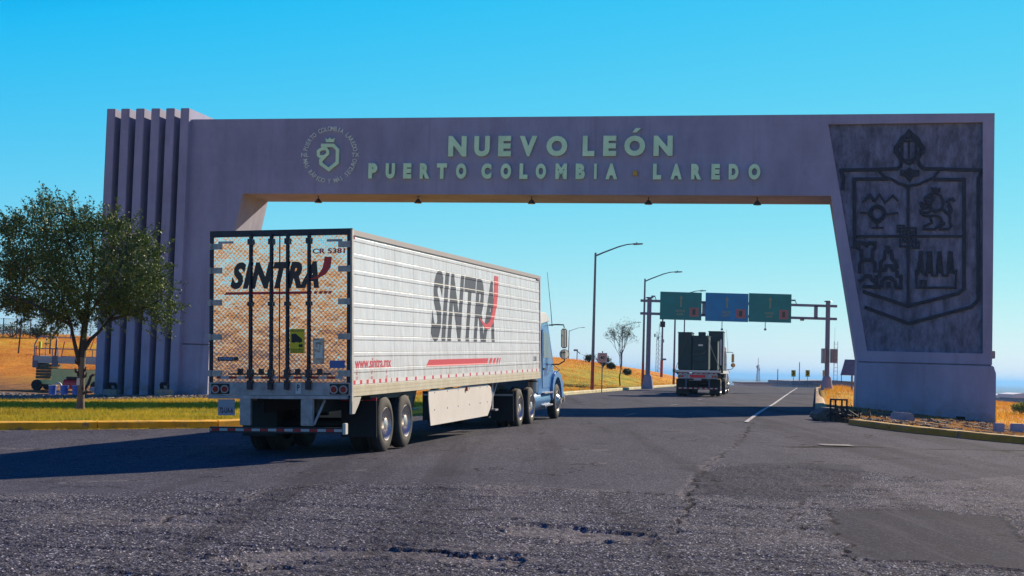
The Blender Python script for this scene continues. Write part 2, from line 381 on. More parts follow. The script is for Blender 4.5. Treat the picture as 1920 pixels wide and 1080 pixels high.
    pale = np.clip(.35*sstep(.60, .74, fbm(X*.7, Y*.9, 71))*(.3+.7*rough)+edgelight*.8+rim+.7*(hole > .02), 0, 1)
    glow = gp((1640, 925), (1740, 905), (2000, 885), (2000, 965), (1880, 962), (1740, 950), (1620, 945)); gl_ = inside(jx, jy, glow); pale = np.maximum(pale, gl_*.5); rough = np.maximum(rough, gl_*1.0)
    shadow_strk = seg_dist(jx, jy, gp((1480, 838), (1620, 838), (1760, 842), (1990, 847))); crack_shadow = np.maximum(crack_shadow, np.clip(1.3-shadow_strk/.22, 0, 1)*sstep(.3, .5, fbm(X*.8, Y*.8, 95)))  # cast shadow streak painted dark on the road, sharing the mask of the cracks
    V = np.stack([X, Y, Z], -1); r, c = X.shape
    i = np.arange(r-1)[:, None]*c+np.arange(c-1)[None]; F = np.stack([i, i+1, i+c+1, i+c], -1).reshape(-1, 4)
    m = bpy.data.materials.new('worn_asphalt'); m.use_nodes = True; N, L = nodes(m); b = N['Principled BSDF']
    geo = N.new('ShaderNodeNewGeometry'); P = geo.outputs['Position']
    mp = N.new('ShaderNodeMapping'); mp.inputs['Scale'].default_value = (1, .35, 1); L.new(P, mp.inputs[0])
    base = mixc(N, L, noise(N, L, mp.outputs[0], .6, 8, .65, .35, .65), (.050, .051, .068), (.074, .075, .096))
    rgh = mixc(N, L, noise(N, L, P, 34, 4, .8, .42, .60), (.020, .020, .028), (.130, .128, .16))
    vc = N.new('ShaderNodeTexVoronoi'); vc.inputs['Scale'].default_value = 52; L.new(P, vc.inputs['Vector']); vs2 = N.new('ShaderNodeSeparateColor'); L.new(vc.outputs['Color'], vs2.inputs[0])
    stone = mixc(N, L, vs2.outputs[0], (.018, .018, .026), (.225, .222, .275)); stone = mixc(N, L, math_node(N, L, 'MULTIPLY', math_node(N, L, 'GREATER_THAN', vs2.outputs[1], .90), .85), stone, (.62, .60, .64)); stone = mixc(N, L, math_node(N, L, 'MULTIPLY', math_node(N, L, 'GREATER_THAN', vc.outputs['Distance'], .55), .8), stone, (.010, .009, .012))
    rgh = mixc(N, L, .85, rgh, stone); base = mixc(N, L, .35, base, stone)
    c_ = mixc(N, L, attr(N, 'rough'), base, rgh)
    c_ = mixc(N, L, math_node(N, L, 'MULTIPLY', noise(N, L, P, 60, 3, .8, .60, .70), .55), c_, (.26, .24, .25))
    c_ = mixc(N, L, math_node(N, L, 'MULTIPLY', attr(N, 'pale'), noise(N, L, P, 25, 4, .8, .35, .6)), c_, (.25, .225, .22))
    c_ = mixc(N, L, attr(N, 'patch'), c_, mixc(N, L, noise(N, L, P, 45, 5, .8, .3, .7), (.024, .025, .038), (.058, .058, .076)))
    c_ = mixc(N, L, math_node(N, L, 'MULTIPLY', math_node(N, L, 'GREATER_THAN', vs2.outputs[2], .88), .35), c_, (.20, .20, .23)); c_ = mixc(N, L, math_node(N, L, 'MULTIPLY', math_node(N, L, 'GREATER_THAN', vs2.outputs[0], .86), .5), c_, (.015, .015, .02))
    c_ = mixc(N, L, math_node(N, L, 'MULTIPLY', noise(N, L, mp.outputs[0], .9, 5, .6, .56, .72), .45), c_, (.035, .033, .042))
    mr = N.new('ShaderNodeMapping'); mr.inputs['Rotation'].default_value = (0, 0, .21); mr.inputs['Scale'].default_value = (.85, .035, 1); L.new(P, mr.inputs[0])
    c_ = mixc(N, L, math_node(N, L, 'MULTIPLY', noise(N, L, mr.outputs[0], 1.0, 4, .6, .52, .66), .5), c_, (.030, .028, .036)); c_ = mixc(N, L, math_node(N, L, 'MULTIPLY', noise(N, L, mr.outputs[0], 1.7, 5, .7, .57, .70), .35), c_, (.13, .125, .14))
    c_ = mixc(N, L, math_node(N, L, 'MULTIPLY', noise(N, L, P, 1.9, 3, .5, .67, .72), .7), c_, (.016, .014, .018))
    ve = N.new('ShaderNodeTexVoronoi'); ve.feature = 'DISTANCE_TO_EDGE'; ve.inputs['Scale'].default_value = .55; nn = N.new('ShaderNodeTexNoise'); nn.inputs['Scale'].default_value = 2.2; nn.inputs['Detail'].default_value = 6; L.new(P, nn.inputs[0]); va = N.new('ShaderNodeVectorMath'); va.operation = 'MULTIPLY_ADD'; L.new(nn.outputs['Color'], va.inputs[0]); va.inputs[1].default_value = (.9, .9, 0); L.new(P, va.inputs[2]); L.new(va.outputs[0], ve.inputs['Vector'])
    fc = math_node(N, L, 'MULTIPLY', math_node(N, L, 'LESS_THAN', ve.outputs['Distance'], .010), noise(N, L, P, .35, 4, .6, .50, .60))
    c_ = mixc(N, L, math_node(N, L, 'MULTIPLY', fc, .8), c_, (.014, .012, .015))
    c_ = mixc(N, L, attr(N, 'crack_shadow'), c_, (.012, .011, .014))
    L.new(c_, b.inputs['Base Color']); b.inputs['Roughness'].default_value = .9; b.inputs['Specular IOR Level'].default_value = .03
    b1 = N.new('ShaderNodeBump'); b1.inputs['Distance'].default_value = .012
    st = N.new('ShaderNodeMapRange'); st.inputs[3].default_value = .35; st.inputs[4].default_value = 1.0; L.new(attr(N, 'rough'), st.inputs[0]); L.new(st.outputs[0], b1.inputs['Strength'])
    vo = N.new('ShaderNodeTexVoronoi'); vo.inputs['Scale'].default_value = 52; L.new(P, vo.inputs['Vector'])
    L.new(math_node(N, L, 'ADD', math_node(N, L, 'MULTIPLY', vo.outputs['Distance'], .7), noise(N, L, P, 26, 6, .8)), b1.inputs['Height']); L.new(b1.outputs[0], b.inputs['Normal'])
    o = npmesh('road', V.reshape(-1, 3), F, m, True, dict(rough=rough, pale=pale, patch=np.maximum(patch, patch2), crack_shadow=np.clip(crack_shadow*1.4, 0, 1)))
    return tag(o, kind='structure')
road = make_road()

# ---- painted line on the road, laid 4 mm above it
def strip(pts, wd, dz=.006):
    V = []; F = []
    for i, (x, y) in enumerate(pts):
        a = pts[max(i-1, 0)]; b = pts[min(i+1, len(pts)-1)]; dx, dy = b[0]-a[0], b[1]-a[1]; l = math.hypot(dx, dy); nx, ny = dy/l, -dx/l
        for s in (-1, 0, 1):
            xx, yy = x+s*nx*wd/2, y+s*ny*wd/2; V.append((xx, yy, float(roadz(xx, yy))+dz))
    for i in range(len(pts)-1):
        for k in (0, 1): F.append((3*i+k, 3*i+k+1, 3*i+k+4, 3*i+k+3))
    return V, F
def paint_mat(name, col, wear=.5):
    m = bpy.data.materials.new(name); m.use_nodes = True; N, L = nodes(m); b = N['Principled BSDF']; b.inputs['Roughness'].default_value = .7
    geo = N.new('ShaderNodeNewGeometry'); f = noise(N, L, geo.outputs['Position'], 9, 8, .8, wear-.06, wear+.06)
    L.new(mixc(N, L, f, (.085, .078, .095), col), b.inputs['Base Color']); return m
M_line = paint_mat('worn_white_paint', (.50, .48, .48), .475)
def lane_pts(q0, y0, y1, n=60): return [(float(xr(y))-q0, float(y)) for y in np.linspace(y0, y1, n)]
V, F = [], []
def addstrip(pts, wd):
    v, f = strip(pts, wd, .022); o = len(V); V.extend(v); F.extend([tuple(i+o for i in q) for q in f])
a_ = on_ground(1402, 790)
addstrip([(a_.x+.2126*(y-a_.y), y) for y in np.linspace(a_.y-1, 158, 70)], .12)
mk = MB().add(V, F).build('road_marking', M_line, fix=False); tag(mk, kind='structure')
V, F = [], []
for px, py in ((620, 888), (895, 742)):
    pass
for y0, y1 in ((60, 63), (74, 77), (88, 91), (102, 105), (46, 48.5)):
    addstrip([(a_.x-4.0+.2126*(y-a_.y), y) for y in np.linspace(y0, y1, 6)], .12)
c_ = on_ground(1568, 836)
addstrip([(c_.x-.35, c_.y), (c_.x+.35, c_.y+.05)], .5)
mk = MB().add(V, F).build('road_marking', paint_mat('faded_white_paint', (.26, .25, .26), .56), fix=False); tag(mk, kind='structure')

# ---- kerbs
def kerb(ysamp, side, colr, name='kerb', gap=True):
    mb = MB(); pts = []
    for y in ysamp:
        x = float(xl(y) if side < 0 else xr(y)); pts.append((x, float(y)))
    prof = [(-.34, -.25), (-.34, .03), (-.12, .145), (-.07, .165), (.26, .165), (.29, .14), (.29, -.25)]
    seglen = 0; run = []
    def flush(run):
        if len(run) < 2: return
        vs = []; n = len(prof)
        for i, (x, y) in enumerate(run):
            a = run[max(i-1, 0)]; b = run[min(i+1, len(run)-1)]; dx, dy = b[0]-a[0], b[1]-a[1]; l = math.hypot(dx, dy); nx, ny = dy/l*side*-1, -dx/l*side*-1
            z = float(roadz(x, y))
            for (u, v) in prof: vs.append((x-nx*u*-1, y-ny*u*-1, z+v+(random.random()-.5)*.012))
        fs = [(i*n+k, i*n+k+1, (i+1)*n+k+1, (i+1)*n+k) for i in range(len(run)-1) for k in range(n-1)]
        fs += [tuple(range(n)), tuple(range((len(run)-1)*n, len(run)*n))[::-1]]
        mb.add(vs, fs)
    acc = 0; run = [pts[0]]
    for p, q in zip(pts[:-1], pts[1:]):
        d = math.hypot(q[0]-p[0], q[1]-p[1]); run.append(q); acc += d
        if gap and acc > 3.0:
            flush(run); run = [(q[0]+(q[0]-p[0])/d*.03, q[1]+(q[1]-p[1])/d*.03)]; acc = 0
    flush(run)
    m = bpy.data.materials.new('painted_kerb'); m.use_nodes = True; N, L = nodes(m); b = N['Principled BSDF']; b.inputs['Roughness'].default_value = .8
    P = N.new('ShaderNodeNewGeometry').outputs['Position']
    c = mixc(N, L, noise(N, L, P, 1.3, 8, .7, .4, .62), colr, tuple(v*.7 for v in colr)); c = mixc(N, L, noise(N, L, P, 3.5, 9, .8, .55, .64), c, (.22, .18, .14))
    L.new(c, b.inputs['Base Color']); o = mb.build(name, m, smooth=40); return tag(o, kind='structure')
kerb(list(np.arange(20, 32.7, .35))+list(np.arange(32.7, 42, .25))+list(np.arange(42, 60, 1)), -1, (.95, .50, .02))
kerb(np.arange(60.2, 170, 1.2), -1, (.62, .55, .30))
kerb(np.arange(20, 43.6, .4), 1, (.50, .27, .03))
kerb(np.arange(50.5, 160, 1.0), 1, (.40, .24, .10))

# ================================================================ GATEWAY ARCH
A0 = Vector((-16.47, 73.67, 0)); A1 = Vector((21.98, 65.70, 0)); adir = (A1-A0).normalized(); alen = (A1-A0).length; anrm = Vector((-adir.y, adir.x, 0))  # away from camera
def arch_xz(px, py, off=0.0):           # pixel -> (x, z) on the plane `off` behind the arch front
    d = ray(px, py); t = (A0+anrm*off).dot(anrm)/d.dot(anrm); p = d*t; return ((p-A0).dot(adir), p.z+EYE)
AM = Matrix(((adir.x, anrm.x, 0, A0.x), (adir.y, anrm.y, 0, A0.y), (0, 0, 1, 0), (0, 0, 0, 1)))
arch = empty('gateway_arch', M=AM)
tag(arch, 'huge lilac concrete gateway arch spanning the road with raised lettering and a carved shield', 'arch')
M_conc = mat('lilac_painted_concrete', (.295, .298, .415), .85, var=.17, vs_=.42, bump=.25, bs=14, stretch=(1, 1, .5), dirt=.45, dcol=(.15, .135, .21))
N, L = nodes(M_conc); b_ = N['Principled BSDF']; src = b_.inputs['Base Color'].links[0].from_socket; tcn = N.new('ShaderNodeTexCoord')
mpn = N.new('ShaderNodeMapping'); mpn.inputs['Scale'].default_value = (1.3, 1, .07); L.new(tcn.outputs['Object'], mpn.inputs[0])
o1 = mixc(N, L, math_node(N, L, 'MULTIPLY', noise(N, L, mpn.outputs[0], 1.6, 7, .7, .54, .70), .42), src, (.17, .155, .20))
mph = N.new('ShaderNodeMapping'); mph.inputs['Scale'].default_value = (.12, 1, 2.2); L.new(tcn.outputs['Object'], mph.inputs[0])
o1 = mixc(N, L, math_node(N, L, 'MULTIPLY', noise(N, L, mph.outputs[0], 1.4, 6, .7, .52, .66), .25), o1, (.36, .35, .44))
spn = N.new('ShaderNodeSeparateXYZ'); L.new(tcn.outputs['Object'], spn.inputs[0]); rzn = N.new('ShaderNodeMapRange'); rzn.inputs[1].default_value = .9; rzn.inputs[2].default_value = -.4; L.new(spn.outputs[2], rzn.inputs[0])
o1 = mixc(N, L, math_node(N, L, 'MULTIPLY', rzn.outputs[0], noise(N, L, tcn.outputs['Object'], 2.2, 8, .75, .42, .6)), o1, (.22, .16, .12))
L.new(o1, b_.inputs['Base Color'])
M_slate = mat('weathered_slate', (.19, .215, .32), .8, col2=(.060, .070, .11), vs_=2.6, bump=.3, bs=20, stretch=(1.25, 1, .5), dirt=.75, dcol=(.045, .045, .07))
M_rib = mat('dark_relief_line', (.018, .022, .04), .75, var=.3, vs_=3)
M_let = mat('pale_green_letter_paint', (.62, .94, .56), .5, var=.12, vs_=1.2)
ZT = 14.05; T = 3.5; PL = 2.42
xi0, zi = arch_xz(455, 362); xi1, zi1 = arch_xz(1558, 368); zi = (zi+zi1)/2
xb0 = arch_xz(391, 655)[0]; xb1 = arch_xz(1608, 686)[0]
fin_x = [arch_xz(a, 640, -.35)[0] for a in (181, 208, 236, 265, 293, 320.5)]; finw = .47
xL = fin_x[0]+.02; xR = alen
xW = fin_x[5]+.1
GP = PL+.055
outer = [(xW, GP), (xW, ZT-.02), (xR, ZT), (xR, GP), (xb1, GP), (xi1, zi), (xi0, zi), (xb0, GP)]
pan = [arch_xz(*p) for p in ((1553, 233), (1843, 229), (1843, 663), (1626, 658))]
# front skin with the recess, then the solid behind it
MB().prism(outer, 0, T, holes=[]).build('wall', M_conc, arch) if False else None
mb = MB(); mb.prism(outer, 0, .2, holes=[pan]); mb.prism([(x, PL if z == GP else z) for x, z in outer], .2, T)
wall = mb.build('wall', M_conc, arch, fix=True)
pl = MB(); pl.box((xW, -.03, -1.6), (xb0+.03, T+.03, PL)); MB().box((xL, 1.3, -1.6), (xW+.01, T, ZT-.03)).build('wall', M_conc, arch); pl.build('plinth', M_conc, arch, bevel=.03)
pl = MB(); pl.prism([(xb1-.1, -1.6), (xR+.16, -1.6), (xR+.16, PL-.35), (xR+.05, PL), (xb1-.02, PL)], -.14, T+.14); pl.build('plinth', M_conc, arch, bevel=.03)
mbv = MB(); vx, vz = arch_xz(1801, 785, -.14); mbv.box((vx-.2, -.17, vz-.1), (vx+.2, -.142, vz+.1)); mbv.build('vent_opening', mat('black_void', (.004, .004, .004), 1), arch)
bx, bz = arch_xz(1866, 666); mbv = MB().box((xR, .4, bz-.15), (xR+.18, .8, bz+.2)); mbv.build('junction_box', mat('grey_box_paint', (.3, .3, .36)), arch, bevel=.02)
ZF = arch_xz(203.5, 204, -.35)[1]
for x in fin_x:
    MB().prism([(x, -1.6), (x+finw, -1.6), (x+finw, ZF), (x, ZF)], -.36, T+.25).build('fin', M_conc, arch, bevel=.02)
# slots between the fins are deep: dark recess faces
# recessed carved panel
panel = MB().prism([(x, z) for x, z in pan], .185, .199).build('relief_panel', M_slate, arch)
def z5(X, Y): return arch_xz(1500+X/2.1595, 200+Y/2.1595, .185)
def rel(name, lines, wd=.12, dp=.07):
    wd *= .82; dp = .07
    m_ = MB()
    for l in lines:
        cl = l[0] == l[-1] and len(l) > 3; p = [z5(*q) for q in (l[:-1] if cl else l)]; m_.ribbon(p, wd, .185-dp-random.random()*.004, .184, cl)
    return m_.build(name, M_rib, panel)
def arc(cx, cy, rx, ry, a0, a1, n=14): return [(cx+rx*math.cos(R_(a0+(a1-a0)*i/n)), cy+ry*math.sin(R_(a0+(a1-a0)*i/n))) for i in range(n+1)]
def c5(ox, oy, pts): return [((ox+X/7.445-1500)*2.1595, (oy+Y/7.445-200)*2.1595) for X, Y in pts]
hl = c5(1650, 235, [(0, 617), (240, 607), (288, 570), (297, 490), (262, 430), (215, 372), (215, 312), (255, 258), (300, 185), (370, 130), (405, 82), (450, 130), (520, 182), (560, 250), (602, 312), (602, 372), (552, 430), (527, 490), (552, 560), (610, 607), (819, 612)])
rel('shield_outline', [[(160, 258)]+hl+[(738, 258), (722, 290), (723, 782), (692, 812), (440, 878), (262, 812)],
                       [(165, 258), (176, 290), (172, 338)], [(222, 575), (219, 294), (360, 293)], [(540, 295), (664, 296), (664, 738), (640, 757), (437, 808), (254, 748)]], .19)
rel('shield_quarters', [[(438, 322), (438, 806)], [(222, 525), (662, 525)], [(320, 262), (345, 286), (372, 295), (400, 312), (440, 322), (482, 314), (540, 288), (562, 262)]], .14)
rel('helmet_ornament', [c5(1650, 235, l) for l in ([(305, 222), (355, 178), (405, 165), (455, 178), (505, 222)], [(290, 243), (345, 222), (405, 214), (465, 222), (522, 243)], [(312, 240), (312, 465)], [(402, 225), (402, 480)], [(503, 240), (503, 462)], [(305, 462), (360, 488), (420, 492), (508, 460)], [(338, 515), (405, 545), (475, 515)], [(300, 268), (258, 310), (248, 345), (262, 385), (305, 430)], [(522, 268), (556, 310), (560, 345), (548, 385), (508, 430)])], .12)
rel('eagle_ornament', [c5(1650, 235, l) for l in ([(305, 645), (375, 645), (412, 612), (450, 645), (528, 645), (526, 688), (462, 700), (412, 765), (368, 700), (305, 688), (305, 645)], [(412, 650), (432, 685), (412, 715), (392, 685), (412, 650)])], .17)
rel('centre_ornament', [[(405, 492), (470, 492), (470, 566), (405, 566), (405, 492)], [(418, 506), (454, 506), (454, 548), (418, 548), (418, 506)], [(395, 482), (421, 482), (421, 505), (395, 505), (395, 482)], [(455, 546), (482, 546), (482, 573), (455, 573), (455, 546)], [(430, 518), (444, 518), (444, 534), (430, 534), (430, 518)]], .10)
rel('mountain_carving', [[(253, 387), (283, 355), (303, 381), (322, 356), (345, 389), (376, 360), (397, 382)], [(262, 380), (284, 364), (301, 386)]], .10)
rel('sun_carving', [arc(313, 433, 33, 33, 0, 360), arc(313, 433, 24, 24, 0, 360), [(243, 428), (278, 433)], [(348, 437), (396, 430)], [(300, 466), (313, 474), (328, 466)], [(313, 470), (313, 490)], [(290, 491), (337, 491)]], .10)
rel('lion_carving', [c5(1700, 340, l) for l in ([(325, 190), (345, 168), (420, 172), (475, 205), (505, 265), (508, 335), (492, 385), (440, 410), (370, 405), (335, 368), (345, 300), (375, 250), (352, 212), (300, 200), (262, 225), (252, 262), (268, 300), (305, 325)], arc(320, 252, 32, 32, 0, 360, 10),
  [(310, 345), (245, 328), (208, 302), (190, 318), (202, 350), (235, 378), (310, 376)], [(190, 392), (215, 435), (300, 440), (345, 402), (402, 432), (465, 402)], [(190, 392), (205, 450), (255, 482), (420, 482), (478, 512), (492, 560)],
  [(322, 490), (352, 580), (245, 628), (235, 670), (392, 670), (472, 582), (520, 585), (515, 605), (462, 640), (465, 670), (582, 670), (628, 622), (605, 588), (602, 490), (505, 390)], [(560, 450), (598, 468), (628, 405), (605, 335), (572, 292), (595, 252), (640, 245), (668, 285)], [(575, 450), (605, 400), (580, 330)], [(360, 108), (366, 142), (450, 142), (456, 108), (430, 126), (406, 100), (384, 126), (360, 108)])], .13)
rel('tower_carving', [c5(1590, 440, l) for l in ([(165, 540), (165, 425), (188, 350), (185, 222), (146, 190), (142, 116), (222, 116), (262, 152), (302, 116), (375, 116), (374, 190), (342, 222), (335, 350), (374, 402), (375, 528)], [(188, 355), (340, 355)], [(150, 652), (200, 632), (250, 577), (315, 577), (335, 632), (372, 650), (395, 625)], [(205, 726), (460, 732)])], .19)
rel('church_carving', [c5(1590, 440, l) for l in ([(555, 155), (555, 232)], [(522, 186), (588, 186)], [(455, 475), (460, 385), (505, 342), (520, 232), (600, 232), (617, 342), (665, 385), (688, 478)], [(395, 722), (395, 592), (442, 580), (446, 502), (522, 490), (532, 437), (608, 437), (620, 490), (680, 510), (686, 580), (740, 582), (735, 742), (660, 742)], [(468, 740), (476, 650), (520, 602), (600, 602), (655, 650), (672, 738)], [(568, 662), (568, 742)])], .19)
rel('factory_carving', [[(470, 664), (472, 733), (630, 733), (633, 664), (622, 672), (613, 590), (604, 590), (598, 684), (578, 684), (569, 590), (560, 590), (554, 684), (536, 684), (530, 590), (520, 590), (512, 684), (500, 676), (492, 590), (485, 590), (479, 672), (468, 664)], [(490, 733), (490, 706), (508, 706), (508, 733)], [(488, 600), (492, 670)], [(525, 600), (524, 675)], [(565, 600), (566, 675)], [(609, 600), (610, 675)]], .12)
# raised letters, one mesh each
def z7(X, Y): return arch_xz(540+X/2, 210+Y/2, -.14)
def letters(spec, ytop, ybot, bold):
    for ch, a, b in spec:
        t = a/1920; yt = ytop[0]+(ytop[1]-ytop[0])*t; yb = ybot[0]+(ybot[1]-ybot[0])*t
        if ch == 'Ó':
            ch = 'O'; MB().prism([z7(1291, 76), z7(1304, 60), z7(1324, 60), z7(1306, 76)], -.14, -.04).build('letter_accent', M_let, arch)
        if ch == '-': yt += 26; yb -= 14
        (x0, z0), (x1, z1) = z7(a, yb), z7(b, yt)
        if ch == '-': o = MB().box((x0, -.14, z0), (x1, -.04, z1)); mm = mat('amber_mark', (.5, .33, .05))
        elif ch == 'I': o = MB().box((x0, -.14, z0), (x1, -.04, z1)); mm = M_let
        else: o = text_mb(ch, x0, z0, x1, z1, -.14, -.04, bold=bold); mm = M_let
        o.build('letter', mm, arch)
letters([('N', 600, 670), ('U', 697, 757), ('E', 787, 837), ('V', 867, 935), ('O', 968, 1048), ('L', 1104, 1150), ('E', 1181, 1232), ('Ó', 1260, 1340), ('N', 1370, 1443)], (91, 87), (168, 163), .055)
letters([('P', 300, 335), ('U', 365, 401), ('E', 431, 463), ('R', 493, 531), ('T', 557, 596), ('O', 629, 669), ('C', 724, 763), ('O', 796, 837), ('L', 867, 899), ('O', 928, 968), ('M', 1002, 1046), ('B', 1078, 1114), ('I', 1147, 1158), ('A', 1190, 1235), ('-', 1293, 1310),
         ('L', 1368, 1400), ('A', 1434, 1478), ('R', 1511, 1551), ('E', 1587, 1620), ('D', 1652, 1690), ('O', 1726, 1772)], (191, 195), (248, 254), .07)
# circular lettering and lion emblem
ecx, ecz = arch_xz(618.5, 290, -.08); rr = abs(arch_xz(666, 290, -.08)[0]-ecx)
mb = MB()
def ring(s, a0, a1, flip=False, h=.235):
    n = len(s)
    for i, ch in enumerate(s):
        if ch == ' ': continue
        a = R_(a0+(a1-a0)*i/(n-1)); V_, F_, asp = text_flat(ch, .008); asp = min(asp, 1.1)
        hh = h*(1.25 if ch == 'Á' else 1); ww = asp*hh*.78 if ch != 'I' else .05; rot = a-math.pi/2 if not flip else a+math.pi/2
        m_ = text_mb(ch, -ww/2, -h/2, ww/2, -h/2+hh, -.05, -.015, bold=.008)
        M_ = Matrix.Translation((ecx+rr*math.cos(a), 0, ecz+rr*math.sin(a))) @ Matrix.Rotation(-rot, 4, 'Y'); m_.xform(M_); mb.add(m_.v, m_.f)
ring('PUERTO COLOMBIA LAREDO', 168, 12)
ring('MÁS RÁPIDO Y MÁS SEGURO', 193, 347, True)
for s, a in (('NL', 180), ('TX', 0)):
    x = ecx+rr*math.cos(R_(a)); m_ = text_mb(s, x-.2, ecz-.1, x+.2, ecz+.1, -.05, -.015, bold=.01); mb.add(m_.v, m_.f)
mb.build('ring_lettering', mat('pale_ring_letter_paint', (.72, .80, .70), .5), arch)
def e7(X, Y): return arch_xz(540+X/2, 210+Y/2, -.1)
mb = MB()
def e8(X, Y): return arch_xz(565+X/7.118, 230+Y/7.118, -.1)
for l, wd, cl in (([(262, 303), (425, 303), (482, 360), (478, 532), (365, 625), (262, 548), (258, 505), (310, 455)], .17, False), ([(240, 368), (278, 348), (328, 346), (352, 378), (352, 415), (308, 453), (248, 453), (226, 432), (226, 380)], .15, True)):
    mb.ribbon([e8(*p) for p in l], wd, -.1-wd*.1, -.02, cl)
mb.prism([e7(*p) for p in ((140, 97), (149, 103), (157, 96), (165, 103), (175, 97), (172, 113), (143, 113))][::-1], -.11, -.02)
mb.build('lion_emblem', M_let, arch)

# ---- floodlights hung under the beam
M_black = mat('black_lamp_metal', (.015, .015, .018), .45)
def under_lamp():
    r = empty('floodlight')
    MB().cyl((0, 0, .62), (0, 0, .40), .03).cyl((0, 0, .62), (0, 0, .60), .09).build('bracket', M_black, r)
    mb = MB(); mb.cyl((0, 0, .42), (0, 0, .18), .09, .25, 16).cyl((0, 0, .18), (0, 0, .12), .27, .27, 16); mb.box((-.04, -.3, .2), (.04, .3, .34)); mb.build('housing', M_black, r, smooth=35)
    MB().cyl((0, 0, .115), (0, 0, .105), .21, .21, 16).build('lens', mat('lamp_glass', (.2, .2, .22), .15), r)
    return r
ul = None
wh = ['leftmost floodlight hanging under the beam, below the round lion emblem', 'second floodlight under the beam, below the letters UE of PUERTO', 'middle floodlight under the beam, below the M of COLOMBIA', 'fourth floodlight under the beam, below the dash before LAREDO', 'rightmost floodlight under the beam, below the last O of LAREDO']
for i, px in enumerate((597, 784, 997, 1216, 1420)):
    o = under_lamp() if ul is None else copy_tree(ul); ul = ul or o
    x, z = arch_xz(px, 372, .9); p = AM @ Vector((x, .9, zi-.62)); o.location = p+Vector((0, 0, .19)); o.scale = (.7, .7, .7); o.rotation_euler = (0, 0, math.atan2(adir.y, adir.x))
    tag(o, wh[i], 'floodlight', 'floodlights hanging under the arch beam')

# ---- concrete blocks with ground floodlights at the left leg
M_blk = mat('rough_cast_concrete', (.30, .26, .22), .9, var=.2, vs_=4, bump=.5, bs=30)
M_alu = mat('dull_aluminium', (.5, .5, .52), .4, .6)
def gblock(px, py, wd, ht, D, label, lab2):
    p = at(px, py, D); o = MB().box((-wd/2, -.3, -.3), (wd/2, .3, ht)).build('concrete_block', M_blk, bevel=.03, loc=p); o.rotation_euler = (0, 0, -.2)
    tag(o, label, 'concrete block', 'lamp footings at the left leg of the arch')
    r = empty('ground_floodlight', p+Vector((0, 0, ht+.005)), -.2)
    MB().box((-.22, -.05, 0), (.22, .05, .03)).box((-.24, -.03, 0), (-.21, .03, .22)).box((.21, -.03, 0), (.24, .03, .22)).build('bracket', M_black, r)
    MB().box((-.2, -.16, -.1), (.2, .06, .16), Matrix.Translation((0, 0, .2)) @ Matrix.Rotation(R_(35), 4, 'X')).build('housing', M_black, r, bevel=.02)
    MB().box((.02, -.17, -.08), (.18, -.161, .1), Matrix.Translation((0, 0, .2)) @ Matrix.Rotation(R_(35), 4, 'X')).build('lens', M_alu, r)
    tag(r, lab2, 'floodlight', 'ground floodlights on footings')
gblock(210.5, 741, .75, .30, 74, 'low concrete footing at the foot of the second and third fins', 'dark ground floodlight on the footing between the second and third fins')
gblock(308, 744.5, .72, .38, 72, 'taller concrete footing at the foot of the sixth fin', 'dark and silver ground floodlight on the footing below the sixth fin')

# ================================================================ TRUCKS
def frame_m(o, yaw, pit, rl):
    F = Vector((math.sin(yaw)*math.cos(pit), math.cos(yaw)*math.cos(pit), math.sin(pit))); R0 = Vector((math.cos(yaw), -math.sin(yaw), 0)); U0 = R0.cross(F)
    R = R0*math.cos(rl)-U0*math.sin(rl); U = R.cross(F); return Matrix(((R.x, F.x, U.x, o.x), (R.y, F.y, U.y, o.y), (R.z, F.z, U.z, o.z), (0, 0, 0, 1)))
M_tyre = mat('tyre_rubber', (.028, .027, .027), .85, var=.25, vs_=5, bump=.2, bs=60, dirt=.35, dcol=(.11, .10, .09))
M_rim = mat('polished_alloy_rim', (.55, .52, .50), .38, .6, var=.2, vs_=6)
M_dark = mat('chassis_black', (.014, .014, .018), .6, var=.3, vs_=4)
M_steel = mat('galvanised_steel', (.33, .33, .37), .45, .5, var=.25, vs_=5, dirt=.5, dcol=(.10, .09, .09))
M_darksteel = mat('dark_blue_steel', (.03, .035, .05), .4, .4, var=.3, vs_=6)
M_red = mat('red_reflector', (.42, .012, .02), .3); M_wht = mat('white_reflector', (.62, .62, .60), .35)
M_redlens = mat('red_lamp_lens', (.36, .01, .015), .12, spec=.8)
M_flap = mat('mud_flap_rubber', (.010, .011, .016), .7)
M_chrome = mat('bright_metal', (.7, .7, .7), .15, 1)
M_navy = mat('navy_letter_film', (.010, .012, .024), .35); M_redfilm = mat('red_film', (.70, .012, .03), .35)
M_navyside = mat('sunlit_navy_film', (.022, .028, .058), .45, var=.2, vs_=2); M_redside = mat('side_red_film', (.62, .03, .06), .45)

